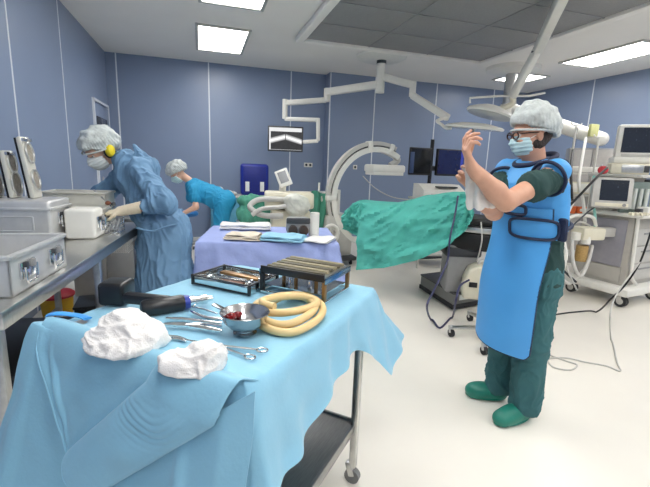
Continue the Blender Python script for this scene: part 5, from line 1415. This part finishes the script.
bar_tool('bone_rongeur', 'heavy steel plier-like instrument nearest the bowl, left of it', [(-0.118, 1.263, 0.918), (-0.053, 1.241, 0.918), (0.006, 1.204, 0.918), (0.051, 1.172, 0.918)], .0115, .0065, 'pliers', [[(-0.053, 1.231, 0.922), (0.003, 1.232, 0.920), (0.053, 1.210, 0.918)]])
bar_tool('retractor', 'flat steel retractor behind the plier-like instrument', [(-0.117, 1.321, 0.915), (-0.055, 1.299, 0.915), (0.007, 1.264, 0.915), (0.055, 1.242, 0.915)], .009, .004, 'retractor')
bar_tool('bone_lever', 'steel lever with a dark bent end between the drill and the bowl', [(-0.041, 1.370, 0.915), (-0.012, 1.317, 0.915), (0.026, 1.286, 0.915), (0.063, 1.274, 0.915)], .008, .006, 'lever')
bar_tool('dissecting_forceps', 'short pair of steel tweezers between the two gauze heaps', [(-0.100, 1.163, 0.911), (-0.073, 1.157, 0.911), (-0.050, 1.135, 0.911)], .0045, .003, 'tweezers', [[(-0.101, 1.184, 0.911), (-0.073, 1.171, 0.911), (-0.050, 1.145, 0.911)]])
bar_tool('rasp', 'long thin steel rod lying behind the bowl and the lever', [(-0.052, 1.425, 0.914), (-0.005, 1.385, 0.914), (0.046, 1.326, 0.914)], .004, .004, 'rod')

# left instrument tray
m_trim = mat('tray_black_trim', srgb(30, 30, 32), rough=.4)
m_mir = mat('tray_steel', (.72, .76, .76), rough=.12, metal=1, var=.05)
m_bronze = mat('bronze_anodised', srgb(150, 116, 74), rough=.35, metal=.6, var=.1)
def tray(label, x0, x1, y0, y1, h):
    t = thing('instrument_tray', label, 'instrument tray', tw((x0+x1)/2, (y0+y1)/2), TR); w, d = x1-x0, y1-y0
    MB().box((0, 0, .004), (w, d, .006)).build('base', m_mir, t)
    for s in (-1, 1):
        MB().box((s*w/2, 0, h/2), (.004, d-.01, h-.006), 0, .001).build('side_panel', m_mir, t)
        MB().box((0, s*d/2, h/2), (w-.01, .004, h-.006), 0, .001).build('side_panel', m_mir, t)
        for s2 in (-1, 1): MB().box((s*w/2, s2*d/2, h/2+.001), (.012, .012, h+.006), 0, .003).build('corner_post', m_trim, t)
    r = MB()
    for s in (-1, 1): r.obox((s*w/2, -d/2, h), (s*w/2, d/2, h), .006, .005); r.obox((-w/2, s*d/2, h), (w/2, s*d/2, h), .006, .005); r.obox((s*w/2, -d/2, .004), (s*w/2, d/2, .004), .007, .006)
    r.build('edge_trim', m_trim, t)
    return t
tray('low mirror-steel instrument tray at the back left of the draped table', .062, .262, .01, .30, .038)
def lay(name, label, cat, a, b, w, h, m, z, group=None):
    o = MB().obox(tw(*a, z), tw(*b, z), w, h, min(w, h)*.3).build(name, m); return tag(o, label, cat, group)
z0 = .9075+.007
lay('bronze_plate', 'long bronze-coloured bar lying in the left steel tray', 'bar', (.19, .25), (.175, .04), .035, .012, m_bronze, z0+.024)
lay('bone_plate', 'brown plate lying at the front of the left steel tray', 'plate', (.1, .2), (.11, .08), .05, .01, mat('brown_metal', srgb(112, 72, 50), rough=.35, metal=.5), z0+.012)
for i in range(7):
    a = (.085+.02*i, .27-.018*(i % 3)); b = (.09+.022*i, .13-.03*(i % 2)); lay('drill_bit', 'thin steel bit lying among the others in the left steel tray', 'drill bit', a, b, .005, .005, m_chrome, z0+.004+.0075*(i % 2)+.001, 'bits in the left tray')
for i in range(5):
    p = tw(.09+.035*i, .03+.012*(i % 2), z0)
    tag(MB().lathe((0, 0, 0), [(.009, 0), (.009, .02), (.006, .026), (.006, .036), (0, .037)], 14).build('screw_sleeve', m_chrome, None, p), 'small steel sleeve standing at the right end of the left steel tray', 'sleeve', 'sleeves in the left tray')

# raised instrument rack on the right
rx0, rx1, ry0, ry1, rh = .12, .352, -.287, -.005, .094
rkx = thing('instrument_rack', 'raised steel and bronze instrument rack at the back right corner of the draped table', 'instrument rack', tw((rx0+rx1)/2, (ry0+ry1)/2), TR)
w, d = rx1-rx0, ry1-ry0
o = MB()
for s in (-1, 1): o.obox((s*w/2, -d/2, .006), (s*w/2, d/2, .006), .012, .01, .002); o.obox((-w/2, s*d/2, .006), (w/2, s*d/2, .006), .012, .01, .002)
o.build('base_frame', m_mir, rkx)
for sx in (-1, 1):
    for sy in (-1, 1): MB().box((sx*(w/2-.006), sy*(d/2-.003), rh/2), (.02, .014, rh-.002), 0, .003).build('post', m_bronze if sy < 0 else m_trim, rkx)
m_blrefl = mat('steel_blue_reflection', srgb(96, 136, 168), rough=.2, metal=.75, var=.06)  # plain steel rails; the blue they reflect is put into the base colour
for sy in (-1, 1): MB().obox((-w/2-.004, sy*(d/2+.004), rh-.006), (w/2+.004, sy*(d/2+.004), rh-.006), .005, .022, .001).build('side_rail', m_blrefl, rkx)
MB().box((.0, 0, .03), (w-.03, d-.02, .004)).build('lower_plate', m_mir, rkx)
MB().box((.0, 0, rh+.004), (w+.004, d-.004, .007), 0, .001).build('upper_plate', m_steel, rkx)
MB().box((-w/2-.002, 0, rh+.005), (.007, d, .028), 0, .002).build('black_front_edge', m_trim, rkx)
m_khaki = mat('khaki_silicone', srgb(146, 138, 112), rough=.55, var=.1)
for i in range(6):
    MB().box((-w/2+.028+.035*i, 0, rh+.013), (.022, d-.03, .012), 0, .003).build('holder_strip', m_khaki if i % 2 else mat('dark_khaki', srgb(92, 86, 70), rough=.5), rkx)
for i in range(6):
    y = ry0+.03+.04*i; p = tw(rx0+.05+.02*(i % 3), y, .9075+.033)
    tag(MB().lathe((0, 0, 0), [(.008, 0), (.008, .03), (.005, .034), (.004, .05), (0, .051)], 12).build('drill_sleeve', m_bronze if i % 2 else m_chrome, None, p), 'small upright metal sleeve under the top plate of the instrument rack', 'sleeve', 'sleeves in the rack')
